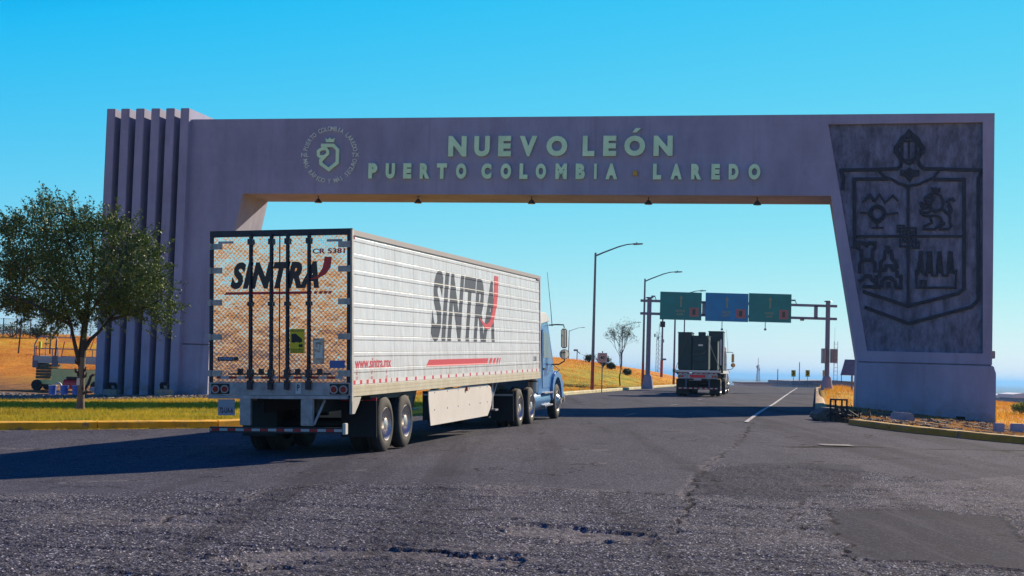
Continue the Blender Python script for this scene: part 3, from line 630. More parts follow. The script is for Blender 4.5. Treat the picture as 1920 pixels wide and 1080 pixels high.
TR = [(-.02, .30), (0, .33), (.0, .40), (-.012, .44), (-.03, .49), (-.055, .512), (-.085, .515), (-.09, .503), (-.10, .503), (-.105, .515), (-.15, .518), (-.155, .506), (-.165, .506), (-.17, .518), (-.215, .515), (-.245, .49), (-.262, .44), (-.27, .40), (-.27, .30)]
def wheel(parent, x, y, z, side=1, dual=True, steer=False, name='wheel', r=1.0):
    """outer face at x, side=+1 faces +x"""
    mb = MB(); mb.lathe_x([(a, b*r) for a, b in TR], 40)
    if dual: mb.lathe_x([(a-.33, b*r) for a, b in TR], 40)
    for i in range(40 if steer else 0):
        t = 2*math.pi*i/40; mb.box((-.235, -.012, .515*r), (-.03, .012, .528*r), Matrix.Rotation(t, 4, 'X'))
    S = Matrix.Diagonal((side, 1, 1, 1)); mb.xform(S); w_ = mb.build(name, M_tyre, parent, smooth=40, loc=(x, y, z))
    if steer: prof = [(-.02, .31), (-.005, .30), (-.03, .28), (-.03, .22), (.03, .17), (.06, .12), (.06, .09), (.10, .085), (.10, 0)]
    else: prof = [(-.02, .31), (-.003, .30), (-.02, .285), (-.09, .27), (-.155, .24), (-.165, .14), (-.12, .125), (-.115, .12), (-.02, .11), (-.01, .09), (-.01, 0)]
    rm = MB(); rm.lathe_x([(a, b*r) for a, b in prof], 32)
    for i in range(10):
        t = 2*math.pi*i/10; rr_ = (.19 if not steer else .145)*r; xx = (-.16 if not steer else .03); rm.cyl((xx, rr_*math.cos(t), rr_*math.sin(t)), (xx+.03, rr_*math.cos(t), rr_*math.sin(t)), .016, n=6)
    rm.xform(S); rm.build('rim', M_rim, w_, smooth=35)
    hm = MB()
    for i in range(8):
        t = 2*math.pi*(i+.5)/8; rr_ = .235*r; xx = (-.150 if not steer else -.018); hm.cyl((xx-.01, rr_*math.cos(t), rr_*math.sin(t)), (xx+.008, rr_*math.cos(t), rr_*math.sin(t)), .024, n=10)
    hm.xform(S); hm.build('hand_hole', M_dark, w_)
    return w_

# ---------------------------------------------------------------- white ribbed trailer
TO = Vector((-2.681, 24.648, 1.078)); TM = frame_m(TO, .222, .020, -.028); Rv = TM.col[0].xyz; Uv = TM.col[2].xyz
TM = frame_m(TO-Rv*1.3-Uv*1.10, .222, .020, -.028)
tr = empty('box_trailer', M=TM); LN = 16.15
tag(tr, 'long white ribbed box trailer with navy SINTRA lettering, quilted steel rear doors and red stripe', 'trailer')
BZ, BP, BW = 1.3+.20, .283, .085     # bead spacing on the side walls
def prof(z):
    k = (z-BZ) % BP
    return .006*float(np.clip(min(k, BW-k)/.018, 0, 1)) if 0 <= k <= BW and z < 3.84 else 0.0
def side_cuts():
    out = []; z = BZ
    while z < 3.8: out += [z, z+.018, z+BW-.018, z+BW]; z += BP
    return [c for c in out if c < 3.86]
def ribbed(sgn):
    zs = sorted(set([1.29]+side_cuts()+[3.87])); mb = MB(); ys = [0.02+1.2417*i for i in range(14)]; ys[-1] = LN
    vs = [(sgn*(1.285+prof(z+1e-6 if True else z)), y, z) for y in ys for z in zs]; n = len(zs)
    fs = [(i*n+k, (i+1)*n+k, (i+1)*n+k+1, i*n+k+1) for i in range(len(ys)-1) for k in range(n-1)]
    return mb.add(vs, fs)
m = bpy.data.materials.new('white_ribbed_panel'); m.use_nodes = True; N, L = nodes(m); b = N['Principled BSDF']; M_side = m
tc = N.new('ShaderNodeTexCoord'); sp = N.new('ShaderNodeSeparateXYZ'); L.new(tc.outputs['Object'], sp.inputs[0])
yy = math_node(N, L, 'SUBTRACT', sp.outputs[1], .02)
fr = math_node(N, L, 'FRACT', math_node(N, L, 'DIVIDE', yy, 1.2417))
seam = math_node(N, L, 'LESS_THAN', math_node(N, L, 'ABSOLUTE', math_node(N, L, 'SUBTRACT', fr, .5)), .0055)
seam = math_node(N, L, 'LESS_THAN', math_node(N, L, 'MINIMUM', fr, math_node(N, L, 'SUBTRACT', 1.0, fr)), .0055)
rz = math_node(N, L, 'LESS_THAN', math_node(N, L, 'FRACT', math_node(N, L, 'DIVIDE', sp.outputs[2], .05)), .35)
rn = math_node(N, L, 'MINIMUM', fr, math_node(N, L, 'SUBTRACT', 1.0, fr)); riv = math_node(N, L, 'MULTIPLY', math_node(N, L, 'LESS_THAN', math_node(N, L, 'ABSOLUTE', math_node(N, L, 'SUBTRACT', rn, .018)), .005), rz)
mp = N.new('ShaderNodeMapping'); mp.inputs['Scale'].default_value = (1, .9, .35); L.new(tc.outputs['Object'], mp.inputs[0])
base = mixc(N, L, noise(N, L, mp.outputs[0], 1.4, 9, .7, .35, .7), (.86, .87, .88), (.76, .76, .76))
lowd = N.new('ShaderNodeMapRange'); lowd.inputs[1].default_value = 2.0; lowd.inputs[2].default_value = 1.3; L.new(sp.outputs[2], lowd.inputs[0])
base = mixc(N, L, math_node(N, L, 'MULTIPLY', lowd.outputs[0], noise(N, L, mp.outputs[0], 3.0, 9, .75, .35, .7)), base, (.55, .47, .36))
kz = math_node(N, L, 'FRACT', math_node(N, L, 'DIVIDE', math_node(N, L, 'SUBTRACT', sp.outputs[2], BZ), BP))
ln1 = math_node(N, L, 'LESS_THAN', math_node(N, L, 'MINIMUM', math_node(N, L, 'ABSOLUTE', math_node(N, L, 'SUBTRACT', kz, .008)), math_node(N, L, 'ABSOLUTE', math_node(N, L, 'SUBTRACT', kz, .30))), .022)  # dark lines at bead edges: seams, plus bead shadow put into the colour
base = mixc(N, L, math_node(N, L, 'MULTIPLY', ln1, .75), base, (.24, .22, .21))
base = mixc(N, L, math_node(N, L, 'MULTIPLY', seam, .7), base, (.16, .16, .17)); base = mixc(N, L, math_node(N, L, 'MULTIPLY', riv, .35), base, (.35, .33, .32))
L.new(base, b.inputs['Base Color']); b.inputs['Roughness'].default_value = .28; b.inputs['Metallic'].default_value = .15
bp = N.new('ShaderNodeBump'); bp.inputs['Strength'].default_value = .9; bp.inputs['Distance'].default_value = .03; mp2 = N.new('ShaderNodeMapping'); mp2.inputs['Scale'].default_value = (1, 5.0, 2.2); L.new(tc.outputs['Object'], mp2.inputs[0])
L.new(noise(N, L, mp2.outputs[0], 1.0, 2, .4), bp.inputs['Height']); L.new(bp.outputs[0], b.inputs['Normal'])
sideR = ribbed(1).build('side_wall', M_side, tr, fix=False); ribbed(-1).build('side_wall', M_side, tr)
M_white = mat('white_body_paint', (.72, .71, .68), .4, var=.1, vs_=3)
MB().box((-1.28, .02, 3.86), (1.28, LN, 3.93)).box((-1.28, LN-.02, 1.2), (1.28, LN, 3.86)).box((-1.28, .02, 1.22), (1.28, LN-.03, 1.29)).build('shell', M_white, tr)
M_rail = bpy.data.materials.new('perforated_cream_rail'); m = M_rail; m.use_nodes = True; N, L = nodes(m); b = N['Principled BSDF']; b.inputs['Roughness'].default_value = .5
tc = N.new('ShaderNodeTexCoord'); sp = N.new('ShaderNodeSeparateXYZ'); L.new(tc.outputs['Object'], sp.inputs[0])
fy = math_node(N, L, 'ABSOLUTE', math_node(N, L, 'SUBTRACT', math_node(N, L, 'FRACT', math_node(N, L, 'DIVIDE', sp.outputs[1], .085)), .5))
fz = math_node(N, L, 'MINIMUM', math_node(N, L, 'ABSOLUTE', math_node(N, L, 'SUBTRACT', sp.outputs[2], 1.17)), math_node(N, L, 'ABSOLUTE', math_node(N, L, 'SUBTRACT', sp.outputs[2], 1.235)))
dot = math_node(N, L, 'MULTIPLY', math_node(N, L, 'LESS_THAN', fy, .16), math_node(N, L, 'LESS_THAN', fz, .011))
L.new(mixc(N, L, math_node(N, L, 'MULTIPLY', dot, .6), mixc(N, L, noise(N, L, tc.outputs['Object'], 2.5, 8, .7, .35, .65), (.62, .56, .42), (.50, .42, .28)), (.10, .08, .05)), b.inputs['Base Color'])
for s in (1, -1):
    MB().box((s*1.28, .03, 1.10), (s*1.305, LN, 1.29)).build('bottom_rail', M_rail, tr, bevel=.004)
    MB().box((s*1.27, .02, 3.865), (s*1.312, LN, 3.965)).build('top_rail', mat('grey_top_rail', (.34, .31, .30), .5), tr, bevel=.006)
    MB().box((s*1.27, LN-.06, 1.3), (s*1.31, LN+.01, 3.865)).build('corner_post', M_white, tr, bevel=.006)
# lettering on the side wall: cut along the beads so that it follows them
def on_side(mb, name, m, off=.003, fix=True):
    me = bpy.data.meshes.new(name); me.from_pydata([(0, x, z) for x, y, z in mb.v], [], mb.f); bm = bmesh.new(); bm.from_mesh(me)
    for c in side_cuts(): bmesh.ops.bisect_plane(bm, geom=bm.verts[:]+bm.edges[:]+bm.faces[:], plane_co=(0, 0, c), plane_no=(0, 0, 1), dist=1e-4)
    for v in bm.verts: v.co.x = 1.285+prof(v.co.z)+off
    bmesh.ops.recalc_face_normals(bm, faces=bm.faces)
    for f in bm.faces:
        if f.normal.x < 0: f.normal_flip()
    bm.to_mesh(me); bm.free(); me.materials.append(m); o = bpy.data.objects.new(name, me); COL.objects.link(o); o.parent = tr; return o
def poly(mb, pts):
    tri = tessellate_polygon([[Vector((p[0], p[1], 0)) for p in pts]]); return mb.add([(p[0], 0, p[1]) for p in pts], [tuple(t) for t in tri])
Z0 = 1.10
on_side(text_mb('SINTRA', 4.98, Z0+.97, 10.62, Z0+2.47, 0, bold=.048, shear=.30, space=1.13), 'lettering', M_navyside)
on_side(poly(MB(), [(10.62, Z0+2.60), (10.58, Z0+2.15), (10.40, Z0+1.72), (10.1, Z0+1.47), (9.75, Z0+1.40), (9.05, Z0+1.56), (9.4, Z0+1.40), (9.7, Z0+1.30), (10.1, Z0+1.29), (10.5, Z0+1.46), (10.85, Z0+1.85), (11.0, Z0+2.2), (11.03, Z0+2.60)]), 'red_swoosh', M_redside, .006)
mb = poly(MB(), [(4.62, Z0+.46), (9.85, Z0+.46), (10.0, Z0+.60), (4.85, Z0+.60)])
for a, bq in ((10.02, .26), (10.42, .22), (10.78, .16), (11.06, .10)): poly(mb, [(a, Z0+.46), (a+bq, Z0+.46), (a+bq+.14, Z0+.60), (a+.14, Z0+.60)])
on_side(mb, 'red_stripe', M_redside)
on_side(text_mb('www.sintra.mx', .21, Z0+.475, 2.28, Z0+.66, 0, bold=.02), 'web_address', M_redside)
for u, s in ((.30, '37'), (1.13, '40'), (2.0, '42')):
    mb = MB(); poly(mb, [(u-.05, Z0+.37), (u+.05, Z0+.37), (u+.012, Z0+.385), (u+.012, Z0+.44), (u-.012, Z0+.44), (u-.012, Z0+.385)]); m2 = text_mb(s, u-.06, Z0+.27, u+.06, Z0+.335, 0, bold=.01); mb.add(m2.v, m2.f)
    on_side(mb, 'axle_mark', M_redside)
on_side(text_mb('5381', 15.25, Z0+.49, 15.66, Z0+.62, 0, bold=.01), 'fleet_number', M_navyside)
def stripe_mat(name, per, frac, axis, red, wh_, off=0.0):
    m = bpy.data.materials.new(name); m.use_nodes = True; N, L = nodes(m); b = N['Principled BSDF']; b.inputs['Roughness'].default_value = .4
    tc = N.new('ShaderNodeTexCoord'); sp = N.new('ShaderNodeSeparateXYZ'); L.new(tc.outputs['Object'], sp.inputs[0])
    f = math_node(N, L, 'LESS_THAN', math_node(N, L, 'FRACT', math_node(N, L, 'DIVIDE', math_node(N, L, 'SUBTRACT', sp.outputs[axis], off), per)), frac)
    L.new(mixc(N, L, f, wh_, red), b.inputs['Base Color']); return m
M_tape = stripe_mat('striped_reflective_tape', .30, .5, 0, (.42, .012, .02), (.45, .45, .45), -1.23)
MB().box((1.286, .10, Z0+.205), (1.2905, 2.3, Z0+.275)).build('reflective_tape', stripe_mat('close_side_tape', .36, .36, 1, (.62, .03, .06), (.72, .70, .66), .1), tr)
MB().box((1.286, 2.32, Z0+.205), (1.2905, LN-.1, Z0+.275)).build('reflective_tape', stripe_mat('wide_side_tape', .62, .21, 1, (.62, .03, .06), (.76, .74, .70), .1), tr)
MB().box((1.29, .0, 3.80), (1.315, .12, 3.86)).build('marker_lamp', M_redlens, tr); MB().box((1.30, LN-.5, 3.83), (1.318, LN-.1, 3.89)).build('marker_lamp', M_redlens, tr)

# rear frame and doors
M_rframe = mat('dark_rear_frame', (.035, .036, .05), .5, .3, var=.3, vs_=5)
mb = MB(); mb.box((-1.31, -.03, 1.34), (-1.235, .05, 3.88)); mb.box((1.235, -.03, 1.34), (1.285, .05, 3.88)); mb.box((-1.31, -.03, 3.88), (1.31, .05, 3.985)); mb.build('rear_frame', M_rframe, tr, bevel=.006)
MB().box((1.285, -.035, 1.0), (1.315, .06, 3.97)).build('corner_post', mat('worn_corner_steel', (.50, .46, .42), .45, .3, var=.2, vs_=4), tr, bevel=.006)
m = bpy.data.materials.new('quilted_stainless'); m.use_nodes = True; N, L = nodes(m); b = N['Principled BSDF']; M_quilt = m
tc = N.new('ShaderNodeTexCoord'); sp = N.new('ShaderNodeSeparateXYZ'); L.new(tc.outputs['Object'], sp.inputs[0])
q = .080
def tri_(v): return math_node(N, L, 'ABSOLUTE', math_node(N, L, 'SUBTRACT', math_node(N, L, 'FRACT', math_node(N, L, 'DIVIDE', v, q)), .5))
u1 = tri_(math_node(N, L, 'ADD', sp.outputs[0], sp.outputs[2])); u2 = tri_(math_node(N, L, 'SUBTRACT', sp.outputs[0], sp.outputs[2]))
hgt = math_node(N, L, 'SUBTRACT', 1.0, math_node(N, L, 'ADD', math_node(N, L, 'POWER', u1, 1.6), math_node(N, L, 'POWER', u2, 1.6)))
bp = N.new('ShaderNodeBump'); bp.inputs['Strength'].default_value = .20; bp.inputs['Distance'].default_value = .0075; L.new(hgt, bp.inputs['Height'])
bq = N.new('ShaderNodeBump'); bq.inputs['Strength'].default_value = .42; bq.inputs['Distance'].default_value = .05; L.new(noise(N, L, tc.outputs['Object'], 1.6, 5, .55), bq.inputs['Height']); L.new(bp.outputs[0], bq.inputs['Normal']); L.new(bq.outputs[0], b.inputs['Normal'])
b.inputs['Metallic'].default_value = 1; b.inputs['Roughness'].default_value = .13
L.new(mixc(N, L, noise(N, L, tc.outputs['Object'], 3, 9, .75, .35, .65), (.90, .92, .95), (.70, .72, .75)), b.inputs['Base Color'])
doors = []
for x0, x1 in ((-1.225, -.008), (.008, 1.225)):
    doors.append(MB().box((x0, -.045, 1.345), (x1, .04, 3.87)).build('rear_door', M_quilt, tr, bevel=.006))
MB().box((-.007, -.05, 1.345), (.007, -.0, 3.87)).build('door_gasket', M_dark, tr)
YD = -.048
def dec(mb, name, m, p): return mb.build(name, m, p)
def flat(mb, y): mb.v = [(x, y, z) for x, _, z in mb.v]; return mb
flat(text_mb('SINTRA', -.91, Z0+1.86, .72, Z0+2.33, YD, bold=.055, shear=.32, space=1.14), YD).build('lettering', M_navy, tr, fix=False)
flat(poly(MB(), [(.72+.10, Z0+2.40), (.95, Z0+2.40), (.93, Z0+2.22), (.84, Z0+2.10), (.70, Z0+2.03), (.58, Z0+2.015), (.25, Z0+2.035), (.58, Z0+2.03), (.70, Z0+2.08), (.78, Z0+2.2), (.81, Z0+2.30)]), YD-.003).build('red_swoosh', M_redfilm, tr)
mb = poly(MB(), [(-1.03, Z0+1.765), (.58, Z0+1.765), (.60, Z0+1.81), (-.99, Z0+1.81)])
for a in (.62, .71, .80, .88): poly(mb, [(a, Z0+1.765), (a+.055, Z0+1.765), (a+.08, Z0+1.81), (a+.025, Z0+1.81)])
flat(mb, YD).build('red_stripe', M_redfilm, tr)
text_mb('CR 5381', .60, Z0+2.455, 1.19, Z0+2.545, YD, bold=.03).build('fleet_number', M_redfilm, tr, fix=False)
# lock rods with guides and handles
for i, x in enumerate((-.53, -.15, .15, .54)):
    r_ = MB().cyl((x, -.085, 1.22), (x, -.085, 3.92), .021, n=10).build('lock_rod', M_darksteel, tr, smooth=40)
    for z, h in ((3.78, .10), (2.70, .07), (1.50, .14), (1.30, .16)): MB().box((x-.042, -.115, z-h/2), (x+.042, -.05, z+h/2)).build('rod_guide', M_darksteel, r_, bevel=.006)
for x0, x1 in ((-.92, -.16), (.16, .93)): MB().box((x0, -.11, 1.475), (x1, -.085, 1.50)).build('door_handle', M_darksteel, tr, bevel=.005)
for x in (-.72, -.33, .34, .74): MB().box((x-.035, -.10, 1.47), (x+.035, -.05, 1.58)).build('handle_catch', M_darksteel, tr, bevel=.01)
M_hinge = mat('light_hinge_metal', (.42, .38, .35), .45, .3, var=.2, vs_=8)
for s in (1, -1):
    for v in (2.61, 2.19, 1.63, 1.03, .40):
        z = Z0+v-(.0 if s < 0 else .0); h = MB().box((s*1.07, -.062, z-.05), (s*1.325, -.046, z+.05)); h.cyl((s*1.27, -.075, z-.055), (s*1.27, -.075, z+.055), .022, n=8)
        for xx in (1.10, 1.17): h.cyl((s*xx, -.07, z+.02), (s*xx, -.06, z+.02), .01, n=6).cyl((s*xx, -.07, z-.02), (s*xx, -.06, z-.02), .01, n=6)
        h.build('hinge', M_hinge, tr)
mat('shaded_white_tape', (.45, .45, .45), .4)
for x0, x1 in ((-1.15, -.02), (.02, 1.15)): MB().box((x0, -.052, 1.405), (x1, -.0465, 1.45)).build('reflective_tape', M_tape, tr)
# warning sign with tipping truck, small plates
M_yel = mat('yellow_sign_film', (.90, .62, .01), .4); M_blkfilm = mat('black_film', (.01, .01, .01), .5)
ws = MB().box((.20, -.054, Z0+.745), (.46, -.047, Z0+1.165)).build('warning_sign', M_yel, tr)
mb = poly(MB(), [(.225, Z0+1.075), (.30, Z0+1.085), (.42, Z0+.99), (.42, Z0+.935), (.39, Z0+.935), (.375, Z0+.915), (.355, Z0+.935), (.29, Z0+.935), (.275, Z0+.915), (.26, Z0+.93), (.225, Z0+.935)]); poly(mb, [(.36, Z0+.85), (.43, Z0+.85), (.43, Z0+.90), (.36, Z0+.90)])
m2 = text_mb('PRECAUCION', .215, Z0+1.115, .445, Z0+1.15, 0, bold=.01); mb.add(m2.v, m2.f); m2 = text_mb('VUELTAS AMPLIAS', .215, Z0+.79, .445, Z0+.825, 0, bold=.01); mb.add(m2.v, m2.f); m2 = text_mb('MANTENGA DISTANCIA', .215, Z0+.755, .445, Z0+.78, 0, bold=.01); mb.add(m2.v, m2.f)
flat(mb, -.0565).build('sign_print', M_blkfilm, ws, fix=False)
bd = MB().box((-1.14, -.054, Z0+.615), (-.76, -.046, Z0+.685)).build('maker_plate', M_navy, tr)
text_mb('EVEREST', -1.11, Z0+.635, -.82, Z0+.675, -.057, bold=.02).build('plate_lettering', mat('light_blue_letter', (.35, .45, .65), .5), bd, fix=False)
MB().box((.92, -.053, Z0+.49), (1.19, -.046, Z0+.62)).build('blue_sticker', mat('blue_sticker_film', (.08, .14, .36), .4), tr)
pt = MB().box((.62, -.052, Z0+.56), (.82, -.046, Z0+1.0)).build('patch_plate', mat('dented_patch_metal', (.34, .34, .33), .35, .7, var=.5, vs_=9), tr)
mb = MB(); mb.ribbon([(.74, Z0+.95), (.65, Z0+.95), (.65, Z0+.84), (.72, Z0+.82), (.72, Z0+.90)], .03, -.058, -.053); mb.box((.76, -.07, Z0+.66), (.80, -.053, Z0+.88)); mb.box((.66, -.065, Z0+.66), (.76, -.053, Z0+.76)); mb.build('cut_metal_edge', mat('pale_scraped_metal', (.6, .58, .55), .4, .4), pt)
MB().box((-1.14, -.055, 3.76), (-.86, -.046, 3.80)).box((.86, -.055, 3.76), (1.14, -.046, 3.80)).build('door_plate', M_steel, tr)
# sill, lamps, ledge
MB().box((-1.31, -.04, 1.12), (1.285, .05, 1.34)).build('rear_sill', M_steel, tr, bevel=.006)
MB().box((-1.31, -.07, 1.06), (1.25, .02, 1.115)).build('rear_ledge', mat('worn_ledge_steel', (.40, .37, .40), .45, .4, var=.3, vs_=4), tr, bevel=.008)
for s in (-1, 1):
    MB().box((s*.92, -.048, 1.14), (s*1.26, -.041, 1.32)).build('lamp_box', M_dark, tr, bevel=.003)
    for x in (1.0, 1.17):
        l = MB().cyl((s*x, -.045, 1.225), (s*x, -.075, 1.225), .072, n=20).build('tail_lamp', mat('lamp_ring', (.5, .42, .38), .4) if not bpy.data.materials.get('lamp_ring') else bpy.data.materials['lamp_ring'], tr, smooth=30)
        MB().cyl((s*x, -.07, 1.225), (s*x, -.088, 1.225), .056, .045, n=20).build('red_lens', M_redlens, l, smooth=30)
st = MB().box((.30, -.046, 1.15), (.40, -.041, 1.33)).build('white_sticker', M_wht, tr)
flat(text_mb('P', .325, 1.20, .375, 1.31, 0, bold=.03), -.048).build('sticker_letter', M_navy, st, fix=False)
# under-run guard
MB().box((-.72, -.06, .60), (-.52, .02, 1.06)).build('guard_post', M_steel, tr, bevel=.008); MB().box((.40, -.06, .60), (.62, .02, 1.06)).build('guard_post', M_steel, tr, bevel=.008)
MB().box((-.71, -.05, 1.07), (-.53, .1, 1.12)).cyl((.62, 0, .62), (.78, .1, 1.04), .025, n=8).build('guard_brace', M_steel, tr)
MB().box((-1.27, -.09, .475), (1.17, .02, .575)).build('underrun_bar', M_darksteel, tr, bevel=.01)
MB().box((1.17, -.10, .46), (1.225, .03, .65)).build('bar_end_cap', mat('pale_end_cap', (.6, .57, .5), .5), tr, bevel=.006)
MB().box((-1.25, -.096, .505), (1.16, -.0905, .55)).build('reflective_tape', M_tape, tr)
lp = MB().box((-1.13, -.05, .77), (-.82, -.03, .96)).box((-1.13, -.045, .96), (-.82, -.03, 1.05)).build('licence_plate', mat('plate_white', (.42, .38, .42), .5), tr, bevel=.004)
flat(text_mb('72-UA-6', -1.10, .81, -.85, .91, 0, bold=.02), -.053).build('plate_lettering', M_navy, lp, fix=False)
# running gear
MB().box((-.55, .3, .80), (-.42, 5.2, 1.08)).box((.42, .3, .80), (.55, 5.2, 1.08)).box((-1.2, 1.3, 1.0), (1.2, 4.2, 1.10)).build('bogie_frame', M_dark, tr)
mb = MB()
for k in range(30): mb.box((-1.27, .6+k*.52, 1.12), (1.27, .66+k*.52, 1.22))
mb.build('floor_beams', M_dark, tr)
for y in (2.05, 3.30):
    MB().cyl((-1.0, y, .52), (1.0, y, .52), .065, n=12).cyl((-.5, y+.2, .62), (-.5, y+.2, .95), .12, n=12).cyl((.5, y+.2, .62), (.5, y+.2, .95), .12, n=12).build('axle', M_dark, tr)
    wheel(tr, 1.275, y, .535); wheel(tr, -1.275, y, .535, -1)
for x0, x1 in ((.62, 1.29), (-1.29, -.62)):
    MB().box((x0, 1.40, .33), (x1, 1.415, 1.04)).build('mud_flap', M_flap, tr)
    MB().box((x0, 1.385, .985), (x0+.2, 1.398, 1.04)).box((x0+.42, 1.385, .985), (x1, 1.398, 1.04)).build('red_reflector', M_redfilm, tr)
    MB().box((x0+.21, 1.385, .985), (x0+.41, 1.398, 1.04)).build('white_reflector', bpy.data.materials['shaded_white_tape'], tr)
MB().prism([(.06, 1.09), (.55, 1.09), (.42, .96), (.20, .80), (.06, .80)], 1.24, 1.29, ax='yz').build('corner_bracket', mat('pale_bracket_paint', (.5, .45, .38), .5), tr, bevel=.004)
MB().box((-.2, 4.35, .62), (.75, 4.38, .70)).build('yellow_bar', mat('yellow_bar_paint', (.6, .45, .04), .5), tr)
M_skirt = mat('beige_skirt_panel', (.72, .65, .58), .5, var=.06, vs_=1.2, dirt=.25, dcol=(.33, .27, .2))
for s in (1, -1):
    MB().prism([(4.94, 1.07), (10.1, 1.07), (10.4, 1.0), (10.52, .78), (10.42, .55), (10.05, .33), (5.1, .345), (5.02, .6), (4.94, .9)], s*1.235, s*1.25, ax='yz').build('side_skirt', M_skirt, tr)
    mb = MB()
    for u in (5.4, 6.4, 7.3, 8.3, 9.3, 10.0): mb.cyl((s*1.25, u, .66), (s*1.256, u, .66), .02, n=6).cyl((s*1.25, u, 1.02), (s*1.256, u, 1.02), .018, n=6)
    mb.build('skirt_bolts', M_steel, tr)
MB().cyl((1.24, 8.0, 1.02), (1.29, 8.0, 1.02), .05, n=10).build('side_marker', mat('amber_lens', (.6, .14, .02), .3), tr)
for s in (1, -1):
    g = MB().box((s*.98, 11.25, .45), (s*1.08, 11.36, 1.15)).build('landing_leg', M_steel, tr, bevel=.006)
    MB().cyl((s*.99, 11.3, .5), (s*1.04, 11.9, 1.1), .03, n=8).cyl((s*1.05, 11.27, .9), (s*.6, 11.27, 1.1), .025, n=8).build('brace', M_steel, g)
    MB().box((s*.88, 11.15, .40), (s*1.18, 11.46, .44)).build('foot', M_steel, g)

